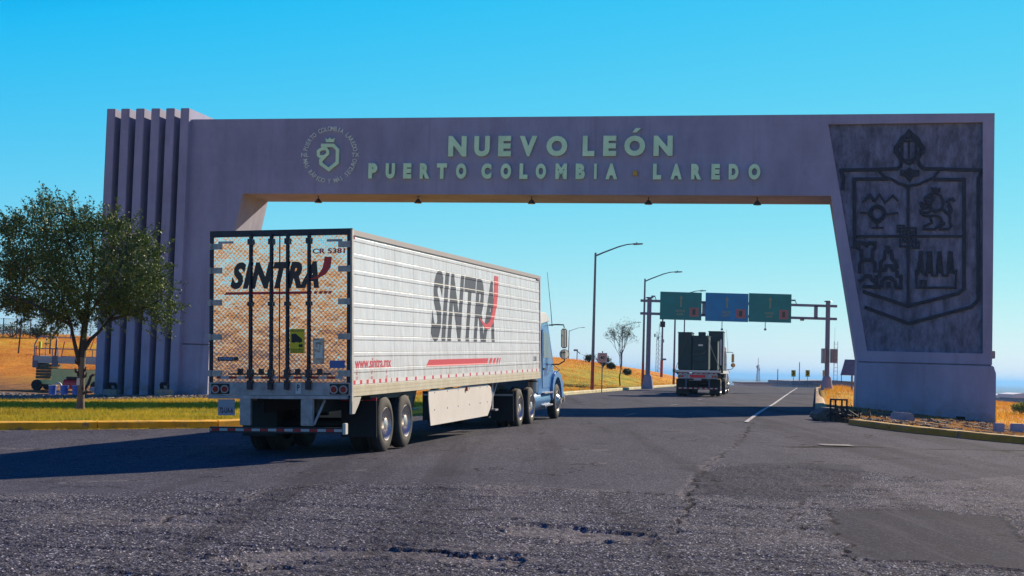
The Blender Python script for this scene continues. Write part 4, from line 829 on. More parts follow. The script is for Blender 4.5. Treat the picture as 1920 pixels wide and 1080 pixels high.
# ---------------------------------------------------------------- tractor
def tractor(M, colr, label, dark_stack=False):
    t = empty('truck_tractor', M=M); tag(t, label, 'truck')
    P_ = mat('cab_paint', colr, .25, .15, var=.08, vs_=2, spec=.6); G_ = mat('cab_glass', (.03, .05, .07), .05, spec=.8)
    MB().box((-.5, -4.1, .62), (-.4, 3.6, .92)).box((.4, -4.1, .62), (.5, 3.6, .92)).box((-.5, -4.0, .7), (.5, -3.9, .9)).box((-.45, -2.9, .92), (.45, -1.2, 1.06)).build('chassis', M_dark, t)
    for y in (-2.85, -1.38):
        MB().cyl((-.9, y, .51), (.9, y, .51), .1, n=12).build('axle', M_dark, t); wheel(t, 1.24, y, .515); wheel(t, -1.24, y, .515, -1)
    wheel(t, 1.20, 2.62, .515, 1, False, True); wheel(t, -1.20, 2.62, .515, -1, False, True)
    for s in (1, -1):
        MB().box((s*.62, -3.62, .22), (s*1.22, -3.605, .98)).build('mud_flap', M_flap, t); MB().box((s*.64, -3.635, .86), (s*1.2, -3.62, .91)).build('flap_strip', bpy.data.materials['shaded_white_tape'], t)
    # cab shell by cross-section loft along x
    prof_ = [(0, .78), (0, 2.62), (.10, 2.86), (.45, 3.0), (1.4, 3.0), (1.72, 2.92), (1.86, 2.66), (2.18, 1.86), (2.3, 1.55), (2.3, 1.0), (1.55, .78)]
    mb = MB(); secs = [(-1.13, .93), (-1.10, 1), (-.95, 1.0), (.95, 1.0), (1.10, 1), (1.13, .93)]; vs = []
    for x, k in secs:
        for y, z in prof_:
            zz = 1.85+(z-1.85)*(k if z > 2.5 else 1); xx = x*(1-.05*max(0, (z-1.9)/1.1)); vs.append((xx, 1.15+(y-1.15)*(.985 if k < 1 else 1), zz))
    n = len(prof_); fs = [(i*n+k, i*n+(k+1) % n, (i+1)*n+(k+1) % n, (i+1)*n+k) for i in range(len(secs)-1) for k in range(n)]+[tuple(range(n)), tuple(range((len(secs)-1)*n, len(secs)*n))]
    mb.add(vs, fs); cab = mb.build('cab', P_, t, bevel=.03, smooth=50)
    MB().box((-.85, -.012, 1.9), (.85, -.002, 2.55)).build('rear_window', G_, t, bevel=.004)
    wind = MB(); wind.add([(-.92, 1.91, 2.60), (.92, 1.91, 2.60), (1.0, 2.21, 1.9), (-1.0, 2.21, 1.9)], [(0, 1, 2, 3)]); wind.build('windscreen', G_, t)
    for s in (1, -1):
        d = MB(); d.prism([(.62, .95), (.62, 2.6), (.75, 2.68), (1.45, 2.66), (2.05, 1.8), (2.05, 1.2), (1.85, .95)], s*1.125, s*1.138, ax='yz'); dd = d.build('door', P_, t, bevel=.004)
        MB().prism([(.74, 1.82), (.74, 2.55), (1.42, 2.55), (1.93, 1.82)], s*1.136, s*1.144, ax='yz').build('door_window', G_, dd)
        MB().box((s*1.14, .72, 1.48), (s*1.17, .92, 1.53)).build('door_handle', M_black, dd)
        arm = MB(); arm.tube([(s*1.10, 1.75, 2.78), (s*1.30, 1.95, 2.80), (s*1.50, 2.0, 2.79), (s*1.52, 2.0, 2.70)], .02).tube([(s*1.13, 2.0, 1.62), (s*1.35, 2.0, 1.62), (s*1.52, 2.0, 1.72), (s*1.52, 2.0, 1.8)], .02).build('mirror_arm', M_black, t, smooth=40)
        mr = MB().box((s*1.42, 1.96, 2.10), (s*1.60, 2.06, 2.68)).build('mirror', M_black, t, bevel=.03, smooth=40); MB().box((s*1.435, 1.95, 2.13), (s*1.585, 1.959, 2.65)).build('mirror_glass', mat('mirror_glass', (.30, .34, .38), .05, 1) if not bpy.data.materials.get('mirror_glass') else bpy.data.materials['mirror_glass'], mr)
        m2 = MB().cyl((s*1.53, 1.94, 1.92), (s*1.53, 2.05, 1.92), .15, .10, n=20).build('round_mirror', M_black, t, smooth=40); MB().cyl((s*1.53, 1.93, 1.92), (s*1.53, 1.938, 1.92), .135, n=20).build('mirror_glass', bpy.data.materials['mirror_glass'], m2)
        # fender
        fp = []; cy, cz = 2.62, .52
        for k in range(13): a = R_(180-k*15); fp.append((cy+.63*math.cos(a), cz+.66*math.sin(a)+.02))
        op = [(3.55, .62), (3.52, 1.05), (3.2, 1.32), (2.75, 1.42), (2.35, 1.40), (2.0, 1.28), (1.82, 1.05), (1.8, .62)]
        MB().prism(fp+op, s*.72, s*1.20, ax='yz').build('fender', P_, t, bevel=.035, smooth=50)
        stp = MB(); 
        for z in (.42, .78): stp.box((s*.75, .55, z), (s*1.22, 1.75, z+.05))
        stp.build('step', M_steel, t, bevel=.01)
        MB().cyl((s*.86, -.55, .60), (s*.86, 1.7, .60), .30, n=24).build('fuel_tank', mat('tank_blue_paint', tuple(c*.8 for c in colr), .3, .2) if s > 0 else M_chrome, t, bevel=.02, smooth=40)
    MB().prism([(2.3, .95), (2.28, 1.80), (2.6, 1.74), (3.5, 1.55), (3.78, 1.35), (3.85, .7), (3.1, .7)], -.80, .80, ax='yz').build('hood', P_, t, bevel=.06, smooth=50)
    MB().box((-1.18, 3.62, .40), (1.18, 3.95, .72)).build('bumper', M_chrome, t, bevel=.04)
    MB().box((-.5, 3.83, .8), (.5, 3.87, 1.3)).build('grille', M_dark, t)
    stc = MB().cyl((1.02, -.22, .85), (1.02, -.22, 2.82), .135, n=20).build('exhaust_shield', mat('shield_grey', (.46, .44, .42), .4, .5, var=.15, vs_=5) if not bpy.data.materials.get('shield_grey') else bpy.data.materials['shield_grey'], t, smooth=40)
    MB().cyl((1.02, -.22, 2.82), (1.02, -.22, 3.05), .06, n=12).build('exhaust_pipe', M_chrome, stc, smooth=40)
    MB().cyl((1.02, -.22, 1.95), (1.02, -.22, 1.99), .145, n=20).cyl((1.02, -.22, 1.15), (1.02, -.22, 1.19), .145, n=20).build('clamp', M_black, stc)
    MB().prism([(-.06, 2.50), (-.06, 2.88), (.10, 3.06), (.5, 3.14), (1.3, 3.14), (1.7, 3.0), (1.72, 2.88), (.5, 2.78), (.3, 2.50)], -1.13, 1.13, ax='yz').build('roof_cap', M_white, t, bevel=.03, smooth=50)
    MB().tube([(1.18, 1.85, 2.75), (1.15, 1.8, 3.3), (1.06, 1.75, 4.35)], [.012, .010, .006], 6).build('antenna', M_black, t)
    MB().tube([(1.16, 2.05, 1.62), (1.3, 2.4, 1.45), (1.1, 2.7, 1.35)], .012, 6).build('bracket_rod', M_black, t)
    return t
tm = TM @ Matrix.Translation((0, 16.62, -.155))
tractor(tm, (.10, .26, .52), 'blue day-cab truck tractor with tall side mirrors pulling the white trailer through the arch')

# ---------------------------------------------------------------- flatbed truck ahead
pf = at(1350, 744, 83.6); FM0 = frame_m(pf, .188, .002, -.01); FM = frame_m(pf-FM0.col[0].xyz*1.3, .188, .002, -.01)
fb = empty('flatbed_trailer', M=FM); tag(fb, 'flatbed trailer with red and white striped tail, loaded with dark green cabinets', 'trailer')
M_deck = mat('deck_timber', (.20, .12, .07), .8, var=.3, vs_=4)
MB().box((-1.28, .05, 1.44), (1.28, 12.6, 1.50)).build('deck', M_deck, fb)
MB().box((-1.32, 0, 1.33), (-1.28, 12.6, 1.52)).box((1.28, 0, 1.33), (1.32, 12.6, 1.52)).box((-1.32, -.03, 1.38), (1.32, .04, 1.51)).build('side_rail', mat('pale_rail_steel', (.62, .60, .58), .4), fb, bevel=.01)
MB().box((-1.15, -.02, 1.02), (1.15, .06, 1.33)).build('tail_panel', M_steel, fb, bevel=.01)
for s in (-1, 1):
    for x in (.88, 1.02): MB().cyl((s*x, -.02, 1.16), (s*x, -.06, 1.16), .065, n=14).build('tail_lamp', M_redlens, fb)
MB().box((-.45, -.03, 1.08), (.45, -.021, 1.24)).build('red_panel', M_redfilm, fb)
pl_ = MB().box((-.22, -.045, .92), (.22, -.03, 1.06)).build('licence_plate', bpy.data.materials['plate_white'], fb)
MB().box((-1.14, -.055, .43), (1.14, -.046, .50)).build('reflective_tape', M_tape, fb); MB().box((-1.14, -.034, 1.30), (1.14, -.022, 1.345)).build('reflective_tape', M_tape, fb)
MB().box((-1.15, -.045, .40), (1.15, .02, .52)).build('underrun_bar', M_dark, fb)
for x in (-.72, .62): MB().box((x, -.03, .5), (x+.1, .03, 1.02)).build('guard_post', mat('blue_post_paint', (.04, .07, .16), .6) if x < 0 else bpy.data.materials['blue_post_paint'], fb)
MB().box((-.5, .1, .95), (-.38, 12.5, 1.33)).box((.38, .1, .95), (.5, 12.5, 1.33)).box((-1.25, .5, 1.25), (1.25, .6, 1.33)).build('frame', M_dark, fb)
for y in (1.3, 2.55):
    MB().cyl((-1, y, .5), (1, y, .5), .07, n=10).build('axle', M_dark, fb); wheel(fb, 1.26, y, .515); wheel(fb, -1.26, y, .515, -1)
for x0 in (-1.28, .66): MB().box((x0, .62, .12), (x0+.62, .635, 1.0)).build('mud_flap', M_flap, fb)
MB().box((-1.47, .25, 1.36), (-1.32, .45, 1.56)).box((1.32, .3, 1.36), (1.45, .5, 1.53)).build('strap_winch', mat('winch_olive', (.08, .08, .02), .6), fb)
tractor(FM @ Matrix.Translation((0, 12.6, 0)), (.55, .56, .58), 'white truck tractor half hidden behind the green cabinets on the flatbed')
M_grn = mat('dark_green_cabinet_paint', (.008, .032, .045), .45, var=.2, vs_=2); M_strap = mat('tie_down_strap', (.10, .085, .04), .8)
def cab_(name, x0, x1, y0, y1, h, label, extra=None):
    o = empty(name, M=FM @ Matrix.Translation(((x0+x1)/2, y0, 1.505))); w_ = (x1-x0)/2; dp = y1-y0; tag(o, label, 'cabinet', 'green cabinets on the flatbed')
    MB().box((-w_, 0, .05), (w_, dp, h)).build('shell', M_grn, o, bevel=.025); MB().box((-w_-.03, -.03, h), (w_+.03, dp+.03, h+.05)).build('lid', M_grn, o, bevel=.012)
    MB().box((-w_+.05, .05, 0), (w_-.05, dp-.05, .05)).build('skid', M_dark, o)
    return o, w_
o, w_ = cab_('equipment_cabinet', -1.18, -.38, .35, 2.4, 2.18, 'tall narrow dark green cabinet at the left rear of the flatbed')
MB().box((-w_+.06, -.015, .15), (w_-.06, -.003, 2.05)).build('door', M_grn, o, bevel=.004)
o, w_ = cab_('equipment_cabinet', -.34, .60, .30, 2.4, 1.98, 'dark green cabinet with small white plate and top vent, middle rear of the flatbed')
MB().box((-.15, .3, 2.03), (.27, .8, 2.25)).build('top_vent', M_grn, o, bevel=.02); MB().box((-w_+.05, -.06, 1.12), (w_-.14, -.003, 1.9)).build('upper_box', M_grn, o, bevel=.02)
MB().box((-.12, -.07, 1.42), (.14, -.062, 1.52)).build('white_plate', M_wht, o); MB().tube([(-.45, -.07, .95), (-.1, -.08, .88), (.2, -.08, 1.0), (.32, -.07, 1.15)], .012, 6).build('cable', mat('cable_grey', (.12, .14, .15)), o)
MB().box((-w_+.05, -.012, .5), (w_-.05, -.002, .54)).box((-w_+.05, -.012, .85), (w_-.05, -.002, .88)).build('seam_trim', M_dark, o)
o, w_ = cab_('equipment_cabinet', .30, 1.20, 6.0, 8.2, 2.42, 'dark green cabinet with a bright vertical strip at the right front of the flatbed')
MB().box((w_-.17, -.03, .35), (w_-.09, -.003, 1.95)).build('bright_strip', mat('bright_strip_metal', (.75, .75, .78), .35), o); MB().box((-w_+.05, -.03, .3), (w_-.24, -.003, 2.1)).build('door', M_grn, o, bevel=.01); MB().box((-w_+.12, -.04, 1.1), (w_-.3, -.031, 1.14)).build('hinge_bar', M_dark, o)
o, w_ = cab_('equipment_cabinet', .28, 1.0, 3.0, 5.2, 1.75, 'lower dark green cabinet between the rear pair and the right front one on the flatbed')
MB().box((-w_+.08, -.02, .2), (w_-.08, -.003, 1.6)).build('door', M_grn, o, bevel=.01)
stp_ = MB().tube([(-1.3, .25, 1.55), (-.85, .26, 2.9), (-.6, .3, 3.75)], .013, 6).build('tie_down_strap', M_strap); stp_.matrix_world = FM; tag(stp_, 'dark tie-down strap slanting up the left rear cabinet of the flatbed', 'strap', 'straps over the cabinets')
stp_ = MB().tube([(.52, .25, 3.6), (.8, .23, 2.7), (1.3, .2, 1.55)], .018, 6).build('tie_down_strap', mat('pale_strap', (.35, .33, .28))); stp_.matrix_world = FM; tag(stp_, 'pale tie-down strap slanting down to the right rear corner of the flatbed', 'strap', 'straps over the cabinets')

# ================================================================ TREES AND PLANTS
def leaf_mat(name, c1, c2, c3):
    m = bpy.data.materials.new(name); m.use_nodes = True; N, L = nodes(m); b = N['Principled BSDF']; g = N.new('ShaderNodeNewGeometry')
    c = mixc(N, L, g.outputs['Random Per Island'], c1, c2); c = mixc(N, L, noise(N, L, g.outputs['Position'], 1.6, 4, .6, .45, .6), c, c3)
    L.new(c, b.inputs['Base Color']); b.inputs['Roughness'].default_value = .55; b.inputs['Specular IOR Level'].default_value = .22
    t = N.new('ShaderNodeBsdfTranslucent'); L.new(c, t.inputs[0]); mx = N.new('ShaderNodeMixShader'); mx.inputs[0].default_value = .22
    L.new(b.outputs[0], mx.inputs[1]); L.new(t.outputs[0], mx.inputs[2]); L.new(mx.outputs[0], N['Material Output'].inputs[0]); return m
def leaves_mesh(name, C, size, m, parent=None):
    n = len(C); d = rng.normal(size=(n, 3)); d /= np.linalg.norm(d, axis=1)[:, None]; e = np.cross(d, rng.normal(size=(n, 3))); e /= np.linalg.norm(e, axis=1)[:, None]
    s = size*(.6+.8*rng.random((n, 1))); a = d*s; b = e*s*.42
    V = np.stack([C-a, C+b, C+a, C-b], 1).reshape(-1, 3); F = np.arange(4*n).reshape(-1, 4); o = npmesh(name, V, F, m, False)
    if parent: o.parent = parent
    return o
M_bark = mat('dark_oak_bark', (.045, .038, .034), .95, var=.4, vs_=6, bump=1, bs=18, stretch=(1, 1, .25))
M_barkg = mat('grey_trunk_bark', (.16, .13, .10), .95, var=.3, vs_=6, bump=1, bs=22, stretch=(1, 1, .25))

def big_tree():
    b0 = on_ground(150, 772); D = b0.y; t = empty('live_oak_tree', b0); s = D/FPX
    tag(t, 'young evergreen oak with wide windswept crown on the grass beside the yellow kerb', 'tree')
    def lc(px, py, dy=0):
        v = at(px, py, D+dy)-b0; return Vector(v)
    MB().tube([lc(150, 776), lc(150.5, 765), lc(151.5, 745), lc(153, 700), lc(153.5, 668)], [.17, .135, .115, .105, .12], 14).build('lower_trunk', M_barkg, t, smooth=60)
    mb = MB(); mb.tube([lc(153.5, 670), lc(155, 650), lc(158, 620), lc(162, 590, .1), lc(168, 540, .2), lc(176, 480, .1), lc(170, 420)], [.125, .115, .10, .085, .06, .04, .012], 12)
    limbs = [[(152, 690, 0), (146, 670, -.1), (139, 640, -.2), (133, 610, -.3), (118, 570, -.5), (85, 530, -.8), (50, 510, -1)], [(158, 655, 0), (170, 636, .1), (186, 622, .2), (205, 600, .5), (240, 560, .8), (280, 530, .9)],
             [(160, 615, 0), (148, 585, .5), (125, 540, 1.0), (95, 480, 1.2), (80, 430, 1)], [(162, 600, 0), (180, 570, -.6), (210, 530, -1.1), (235, 480, -1.2), (240, 440, -1)], [(165, 560, 0), (150, 520, -.5), (130, 460, -.9), (115, 400, -.7)],
             [(170, 530, .1), (195, 500, .7), (215, 460, 1.2), (205, 420, 1)], [(133, 610, -.3), (100, 590, -1.0), (60, 570, -1.4), (20, 555, -1)], [(205, 600, .5), (240, 590, 0), (275, 575, -.6), (305, 560, -.6)], [(125, 540, 1), (70, 540, 1.5), (30, 500, 1.2), (15, 450, .8)]]
    ends = []
    for l in limbs:
        r0 = .075 if l[0][1] > 610 else .05; n = len(l); mb.tube([lc(*p) for p in l], [r0*(1-i/(n))+.006 for i in range(n)], 8)
        for p in l[2:]: ends.append(lc(*p))
    env = [(3, 412), (22, 402), (48, 400), (60, 384), (82, 370), (112, 376), (132, 388), (150, 383), (168, 396), (190, 402), (214, 398), (236, 414), (258, 428), (283, 442), (296, 470), (306, 505), (320, 540), (327, 572), (322, 600), (312, 626), (298, 606), (280, 592), (262, 602), (236, 588), (210, 596), (186, 606), (160, 606), (135, 602), (112, 614), (84, 604), (62, 592), (40, 604), (22, 582), (-6, 572), (-12, 540), (10, 520), (-8, 490), (10, 462), (-4, 436)]
    ex = np.array([p[0] for p in env], float); ez = np.array([p[1] for p in env], float); cs = []
    while len(cs) < 560:
        px = rng.uniform(-12, 330); py = rng.uniform(368, 628)
        if not inside(np.array([px]), np.array([py]), env)[0]: continue
        e = seg_dist(np.array([px]), np.array([py]), env+env[:1])[0]
        if e < 6: continue
        dm = 2.1*math.sqrt(min(1, e/95)); dy = rng.uniform(-1, 1)*dm
        if abs(dy) < dm*.35 and rng.random() < .5: continue
        cs.append((lc(px, py, dy), e))
    pts = []
    for c, e in cs:
        r = .13+.0022*min(e, 50); k = int(rng.uniform(40, 170)); off = rng.normal(size=(k, 3))*np.array([r, r, r*.75]); pts.append(np.array(c)+off)
        # a twig carrying the clump
        q = min(ends, key=lambda v: (v-c).length)
        if rng.random() < .6: mb.tube([q, (q+c)/2+Vector((0, 0, .06)), c], [.014, .008, .004], 4)
    # fine sprays that break the outline
    for _ in range(230):
        i = rng.integers(len(env)); p = Vector(lc(ex[i]+rng.normal()*7, ez[i]+rng.normal()*6, rng.normal()*.3)); d = (p-lc(165, 560)).normalized(); L_ = rng.uniform(.10, .50); d.z -= .1
        st_ = p-d*.25; mb.tube([st_, p+d*L_], [.006, .003], 3); tt = rng.random(26)[:, None]; pts.append(np.array(st_)+np.array(d)*tt*(L_+.25)+rng.normal(size=(26, 3))*.035)
    mb.build('branches', M_bark, t, smooth=60)
    leaves_mesh('crown', np.concatenate(pts), .046, leaf_mat('oak_leaves', (.040, .068, .014), (.13, .19, .035), (.075, .115, .022)), t)
    wr = MB().tube([lc(149, 745), lc(150, 720)], .121, 12); MB().box((-.06, -.13, 0), (.04, -.115, .22)).xform(Matrix.Translation(lc(149, 722))).build('white_tag', mat('white_trunk_tag', (.6, .6, .58)), t)
    pc = lc(153, 690); mb2 = MB()
    for k in range(9): a = rng.uniform(0, 6.28); z = rng.uniform(-.9, .25); mb2.tube([pc+Vector((0, 0, z)), pc+Vector((.17*math.cos(a), -.08, z+.1)), pc+Vector((.2*math.cos(a), -.08, z+.22))], [.05, .04, .01], 6)
    mb2.build('bark_stub', M_bark, t, smooth=60)
big_tree()

def small_tree(name, base, h, label, cat, nleaf, spread, m_leaf, group=None, depth=5, bare=True, seed=1):
    r = random.Random(seed); t = empty(name, base); tag(t, label, cat, group); mb = MB(); tips = []
    def br(p, d, L_, rad, k):
        q = p+d*L_; mid = (p+q)/2+Vector((r.gauss(0, 1), r.gauss(0, 1), r.gauss(0, 1)))*L_*.06
        mb.tube([p, mid, q], [rad, rad*.85, rad*.65], 5 if k > 2 else 3)
        if k == 0: tips.append(q); return
        if k < 3: tips.append(q)
        for i in range(r.choice((2, 3, 3))):
            nd = (d+Vector((r.gauss(0, 1), r.gauss(0, 1), r.gauss(.15, .5)))*spread).normalized(); br(q if i else mid.lerp(q, r.uniform(.3, 1)), nd, L_*r.uniform(.6, .85), rad*.6, k-1)
    br(Vector((0, 0, -.1)), Vector((0.03, 0, 1)).normalized(), h*.36, h*.014, depth)
    mb.build('branches', M_bark, t, smooth=60)
    C = np.array([tips[i] for i in rng.integers(0, len(tips), nleaf)])+rng.normal(size=(nleaf, 3))*h*.022
    leaves_mesh('leaves', C, h*.012, m_leaf, t); return t
M_leaf2 = leaf_mat('sparse_leaves', (.10, .10, .03), (.16, .12, .04), (.06, .07, .03))
p = on_ground(1163, 724); small_tree('sparse_tree', p, 3.9, 'thin nearly bare young tree on the grass between the lamps left of the road', 'tree', 1500, .27, M_leaf2, depth=6, seed=11)
M_shrub = leaf_mat('shrub_leaves', (.035, .055, .02), (.09, .11, .04), (.05, .07, .025))
def shrub(px, py, D, wd, ht, label, group, k=0, m=None):
    p = at(px, py, D); p.z = gzs(p.x, p.y)-.05 if py is None else p.z; t = empty('shrub', p); tag(t, label, 'shrub', group)
    mb = MB(); pts = []
    for i in range(16):
        a = rng.uniform(0, 6.28); e = rng.uniform(.3, 1); q = Vector((math.cos(a)*wd*.42*e, math.sin(a)*wd*.3*e, ht*rng.uniform(.35, .85))); mb.tube([(0, 0, -.1), q*.5+Vector((0, 0, .1*ht)), q], [.03, .02, .006], 4)
        pts.append(np.array(q)+rng.normal(size=(110, 3))*np.array([wd*.11, wd*.11, ht*.13]))
    mb.build('stems', M_bark, t); leaves_mesh('foliage', np.concatenate(pts), .07, m or M_shrub, t)
for px, py, D, wd, ht, lb in ((1104, 699, 150, 1.2, .75, 'low dark shrub on the hill crest just right of the truck mirror'), (1130, 702, 140, 1.3, 1.1, 'round dark shrub on the hill crest behind the speed limit sign'), (1146, 704, 140, .8, .6, 'small low shrub on the hill crest left of the bare tree'), (1176, 708, 138, .8, .6, 'small dark shrub on the hill crest right of the bare tree'), (22, 632, 130, 3.0, 1.1, 'green brush at the hill fence, far left'), (70, 634, 129, 2.4, 1.0, 'green brush at the hill fence above the scissor lift')):
    p = at(px, py, D); z = gzs(p.x, p.y)
    t0 = at(px, py, D); shrub(px, py, D, wd, ht, lb, 'shrubs on the dry hill'); o = COL.objects[-1]
shrub(1914, 770, 105, 1.5, .9, 'bright green shrub in the dry field right of the arch', None, m=leaf_mat('bright_shrub_leaves', (.16, .22, .02), (.28, .32, .03), (.13, .20, .02)))
for o in [x for x in COL.objects if x.name.startswith('shrub')]:
    o.location.z = gzs(o.location.x, o.location.y)

# ---- grass
def blades(name, X, Y, h, wd, c1, c2, c3, lean=.5):
    n = len(X); Z = gz(X, Y)-.02; a = rng.random(n)*6.283; hh = h*(.4+.9*rng.random(n)); dx = np.cos(a)*wd/2; dy = np.sin(a)*wd/2; lx = rng.normal(size=n)*hh*lean; ly = rng.normal(size=n)*hh*lean
    V = np.stack([np.stack([X-dx, Y-dy, Z], 1), np.stack([X+dx, Y+dy, Z], 1), np.stack([X+lx, Y+ly, Z+hh], 1)], 1).reshape(-1, 3)
    m = bpy.data.materials.new(name+'_blades'); m.use_nodes = True; N, L = nodes(m); b = N['Principled BSDF']; g = N.new('ShaderNodeNewGeometry'); b.inputs['Roughness'].default_value = .7; b.inputs['Specular IOR Level'].default_value = .2
    mp = N.new('ShaderNodeMapping'); mp.inputs['Scale'].default_value = (1, .5, 1); L.new(g.outputs['Position'], mp.inputs[0])
    c = mixc(N, L, noise(N, L, mp.outputs[0], .8, 9, .7, .38, .62), c1, c2); c = mixc(N, L, math_node(N, L, 'MULTIPLY', g.outputs['Random Per Island'], .6), c, c3); L.new(c, b.inputs['Base Color'])
    t = N.new('ShaderNodeBsdfTranslucent'); L.new(c, t.inputs[0]); mx = N.new('ShaderNodeMixShader'); mx.inputs[0].default_value = .35; L.new(b.outputs[0], mx.inputs[1]); L.new(t.outputs[0], mx.inputs[2]); L.new(mx.outputs[0], N['Material Output'].inputs[0])
    o = npmesh(name, V, np.arange(3*n).reshape(-1, 3), m, False); tag(o, kind='stuff'); return o
def scatter(n, ylo, yhi, xlo, xhi, cond, pw=1.0, clump=.0):
    y = ylo+(yhi-ylo)*rng.random(n)**pw; x = xlo+(xhi-xlo)*rng.random(n); x = x*(y/yhi)
    k = cond(x, y); x, y = x[k], y[k]
    if clump: k = fbm(x/clump, y/clump, 77) > .46; x, y = x[k], y[k]
    return x, y
X, Y = scatter(260000, 32, 66, -26, 3, lambda x, y: (xl(y)-x > .12) & (xl(y)-x < 30) & (x > -.37*y), 1.2); k = rng.random(len(X)) < .75-.6*sstep(50, 66, Y); blades('grass', X[k], Y[k], .12, .028, (.20, .24, .012), (.56, .40, .02), (.62, .46, .05))
X, Y = scatter(90000, 33, 64, -26, 3, lambda x, y: (xl(y)-x > .2) & (xl(y)-x < 26) & (x > -.37*y) & (fbm(x*1.1, y*1.1, 55) > .57), 1.2); blades('grass', X, Y, .14, .030, (.14, .19, .012), (.52, .40, .03), (.60, .44, .06))
X, Y = scatter(60000, 32, 41, -15, 0, lambda x, y: (xl(y)-x < -.3) & (xl(y)-x > -1.25), 1.0, .5); blades('grass', X, Y, .05, .02, (.22, .22, .015), (.60, .36, .02), (.70, .42, .05))
X, Y = scatter(110000, 60, 165, -60, 36, lambda x, y: (xl(y)-x > .2) & ((y > 96) | (xl(y)-x < 12)), .9, 2.5); blades('dry_grass', X, Y, .16, .05, (.62, .20, .02), (.85, .34, .03), (.72, .34, .035))
X, Y = scatter(70000, 67, 190, 0, 75, lambda x, y: (x-xr(y) > .3), .7, 1.6); blades('dry_grass', X, Y, .30, .05, (.60, .22, .022), (.78, .38, .03), (.66, .36, .035))
X, Y = scatter(60000, 35, 67, 8, 26, lambda x, y: (x-xr(y) > .2) & (x-xr(y) < 9), 1.0, .9); blades('dry_grass', X, Y, .07, .03, (.46, .18, .03), (.60, .30, .04), (.36, .17, .05))
# ---- rubble and gravel
def stones(name, X, Y, s0, s1, m):
    V = []; F = []; base = [Vector(v) for v in ((-1, -1, -1), (1, -1, -1), (1, 1, -1), (-1, 1, -1), (-1, -1, 1), (1, -1, 1), (1, 1, 1), (-1, 1, 1))]
    fs = [(0, 3, 2, 1), (4, 5, 6, 7), (0, 1, 5, 4), (1, 2, 6, 5), (2, 3, 7, 6), (3, 0, 4, 7)]
    n = len(X); Z = gz(X, Y); B = np.array(base); S = s0+(s1-s0)*rng.random((n, 1, 1))**3; P = B[None]*S*(.55+.6*rng.random((n, 8, 3)))*np.array([1, 1, .6]); a = rng.random(n)*6.28; c, s_ = np.cos(a)[:, None], np.sin(a)[:, None]
    Q = np.stack([P[..., 0]*c-P[..., 1]*s_+X[:, None], P[..., 0]*s_+P[..., 1]*c+Y[:, None], P[..., 2]+Z[:, None]], -1)
    F = (np.array(fs)[None]+np.arange(n)[:, None, None]*8).reshape(-1, 4); o = npmesh(name, Q.reshape(-1, 3), F, m, False); tag(o, kind='stuff')
X, Y = scatter(15000, 36, 66, 8, 25, lambda x, y: (x-xr(y) > .25) & (x-xr(y) < 8) & (y < 66.5), 1.0, 1.3); stones('rubble', X, Y, .012, .095, mat('asphalt_rubble', (.045, .045, .055), .9, col2=(.17, .13, .10), vs_=2))
X, Y = scatter(9000, 66, 76, -27, -4, lambda x, y: (xl(y)-x > 6), 1.0); stones('gravel', X, Y, .02, .09, mat('pale_gravel', (.19, .15, .12), .9, var=.4, vs_=3))

# ================================================================ STREET FURNITURE
M_galv = mat('galvanised_pole', (.16, .17, .22), .45, .4, var=.15, vs_=2); M_redp = mat('red_base_paint', (.42, .05, .03), .5, var=.15, vs_=3)
YAW = -math.atan(.2126)
def street_lamp():
    t = empty('street_lamp'); MB().cyl((0, 0, 0), (0, 0, 2.0), .115, .10, 12).box((-.2, -.2, -.05), (.2, .2, .04)).build('painted_base', M_redp, t, smooth=40)
    MB().cyl((0, 0, 2.0), (0, 0, 8.55), .10, .065, 12).build('pole', M_galv, t, smooth=40)
    a = MB().tube([(0, 0, 8.35), (.5, 0, 8.58), (1.4, 0, 8.95), (1.9, 0, 9.1), (2.3, 0, 9.15)], [.05, .045, .04, .035, .03], 8).build('arm', M_galv, t, smooth=40)
    MB().prism([(-.1, 0), (.1, .04), (.62, .05), (.62, -.02), (.1, -.07)], -.12, .12).xform(Matrix.Translation((2.25, 0, 9.15))).cyl((2.5, 0, 9.2), (2.5, 0, 9.27), .035, n=8).build('lamp_head', M_galv, a, bevel=.015); return t
lamp0 = street_lamp()
lamps = [((1110, 735), 88, 1.0, 'nearest and tallest street lamp left of the road beside the speed limit sign'), ((1204.5, 731), 112, 1.0, 'second street lamp, standing right against the left post of the sign gantry'), ((1263, 722), 137, 1.0, 'third street lamp, its red base showing just left of the flatbed truck'), ((1281, 716), 158, .86, 'fourth street lamp, mostly hidden by the green sign and flatbed truck'), ((1165, 708), 225, 1.0, 'small distant street lamp behind the bare tree'), ((1065, 703), 262, 1.0, 'smallest distant street lamp just right of the truck mirror')]
for i, ((px, py), D, sc, lb) in enumerate(lamps):
    o = lamp0 if i == 0 else copy_tree(lamp0); p = at(px, py, D); zb = gzs(p.x, p.y); o.location = (p.x, p.y, zb if i < 4 else min(p.z, zb+3)); o.scale = (1, 1, sc*(1 if i < 4 else .95)); o.rotation_euler = (0, 0, -.05); tag(o, lb, 'street lamp', 'street lamps with red bases')

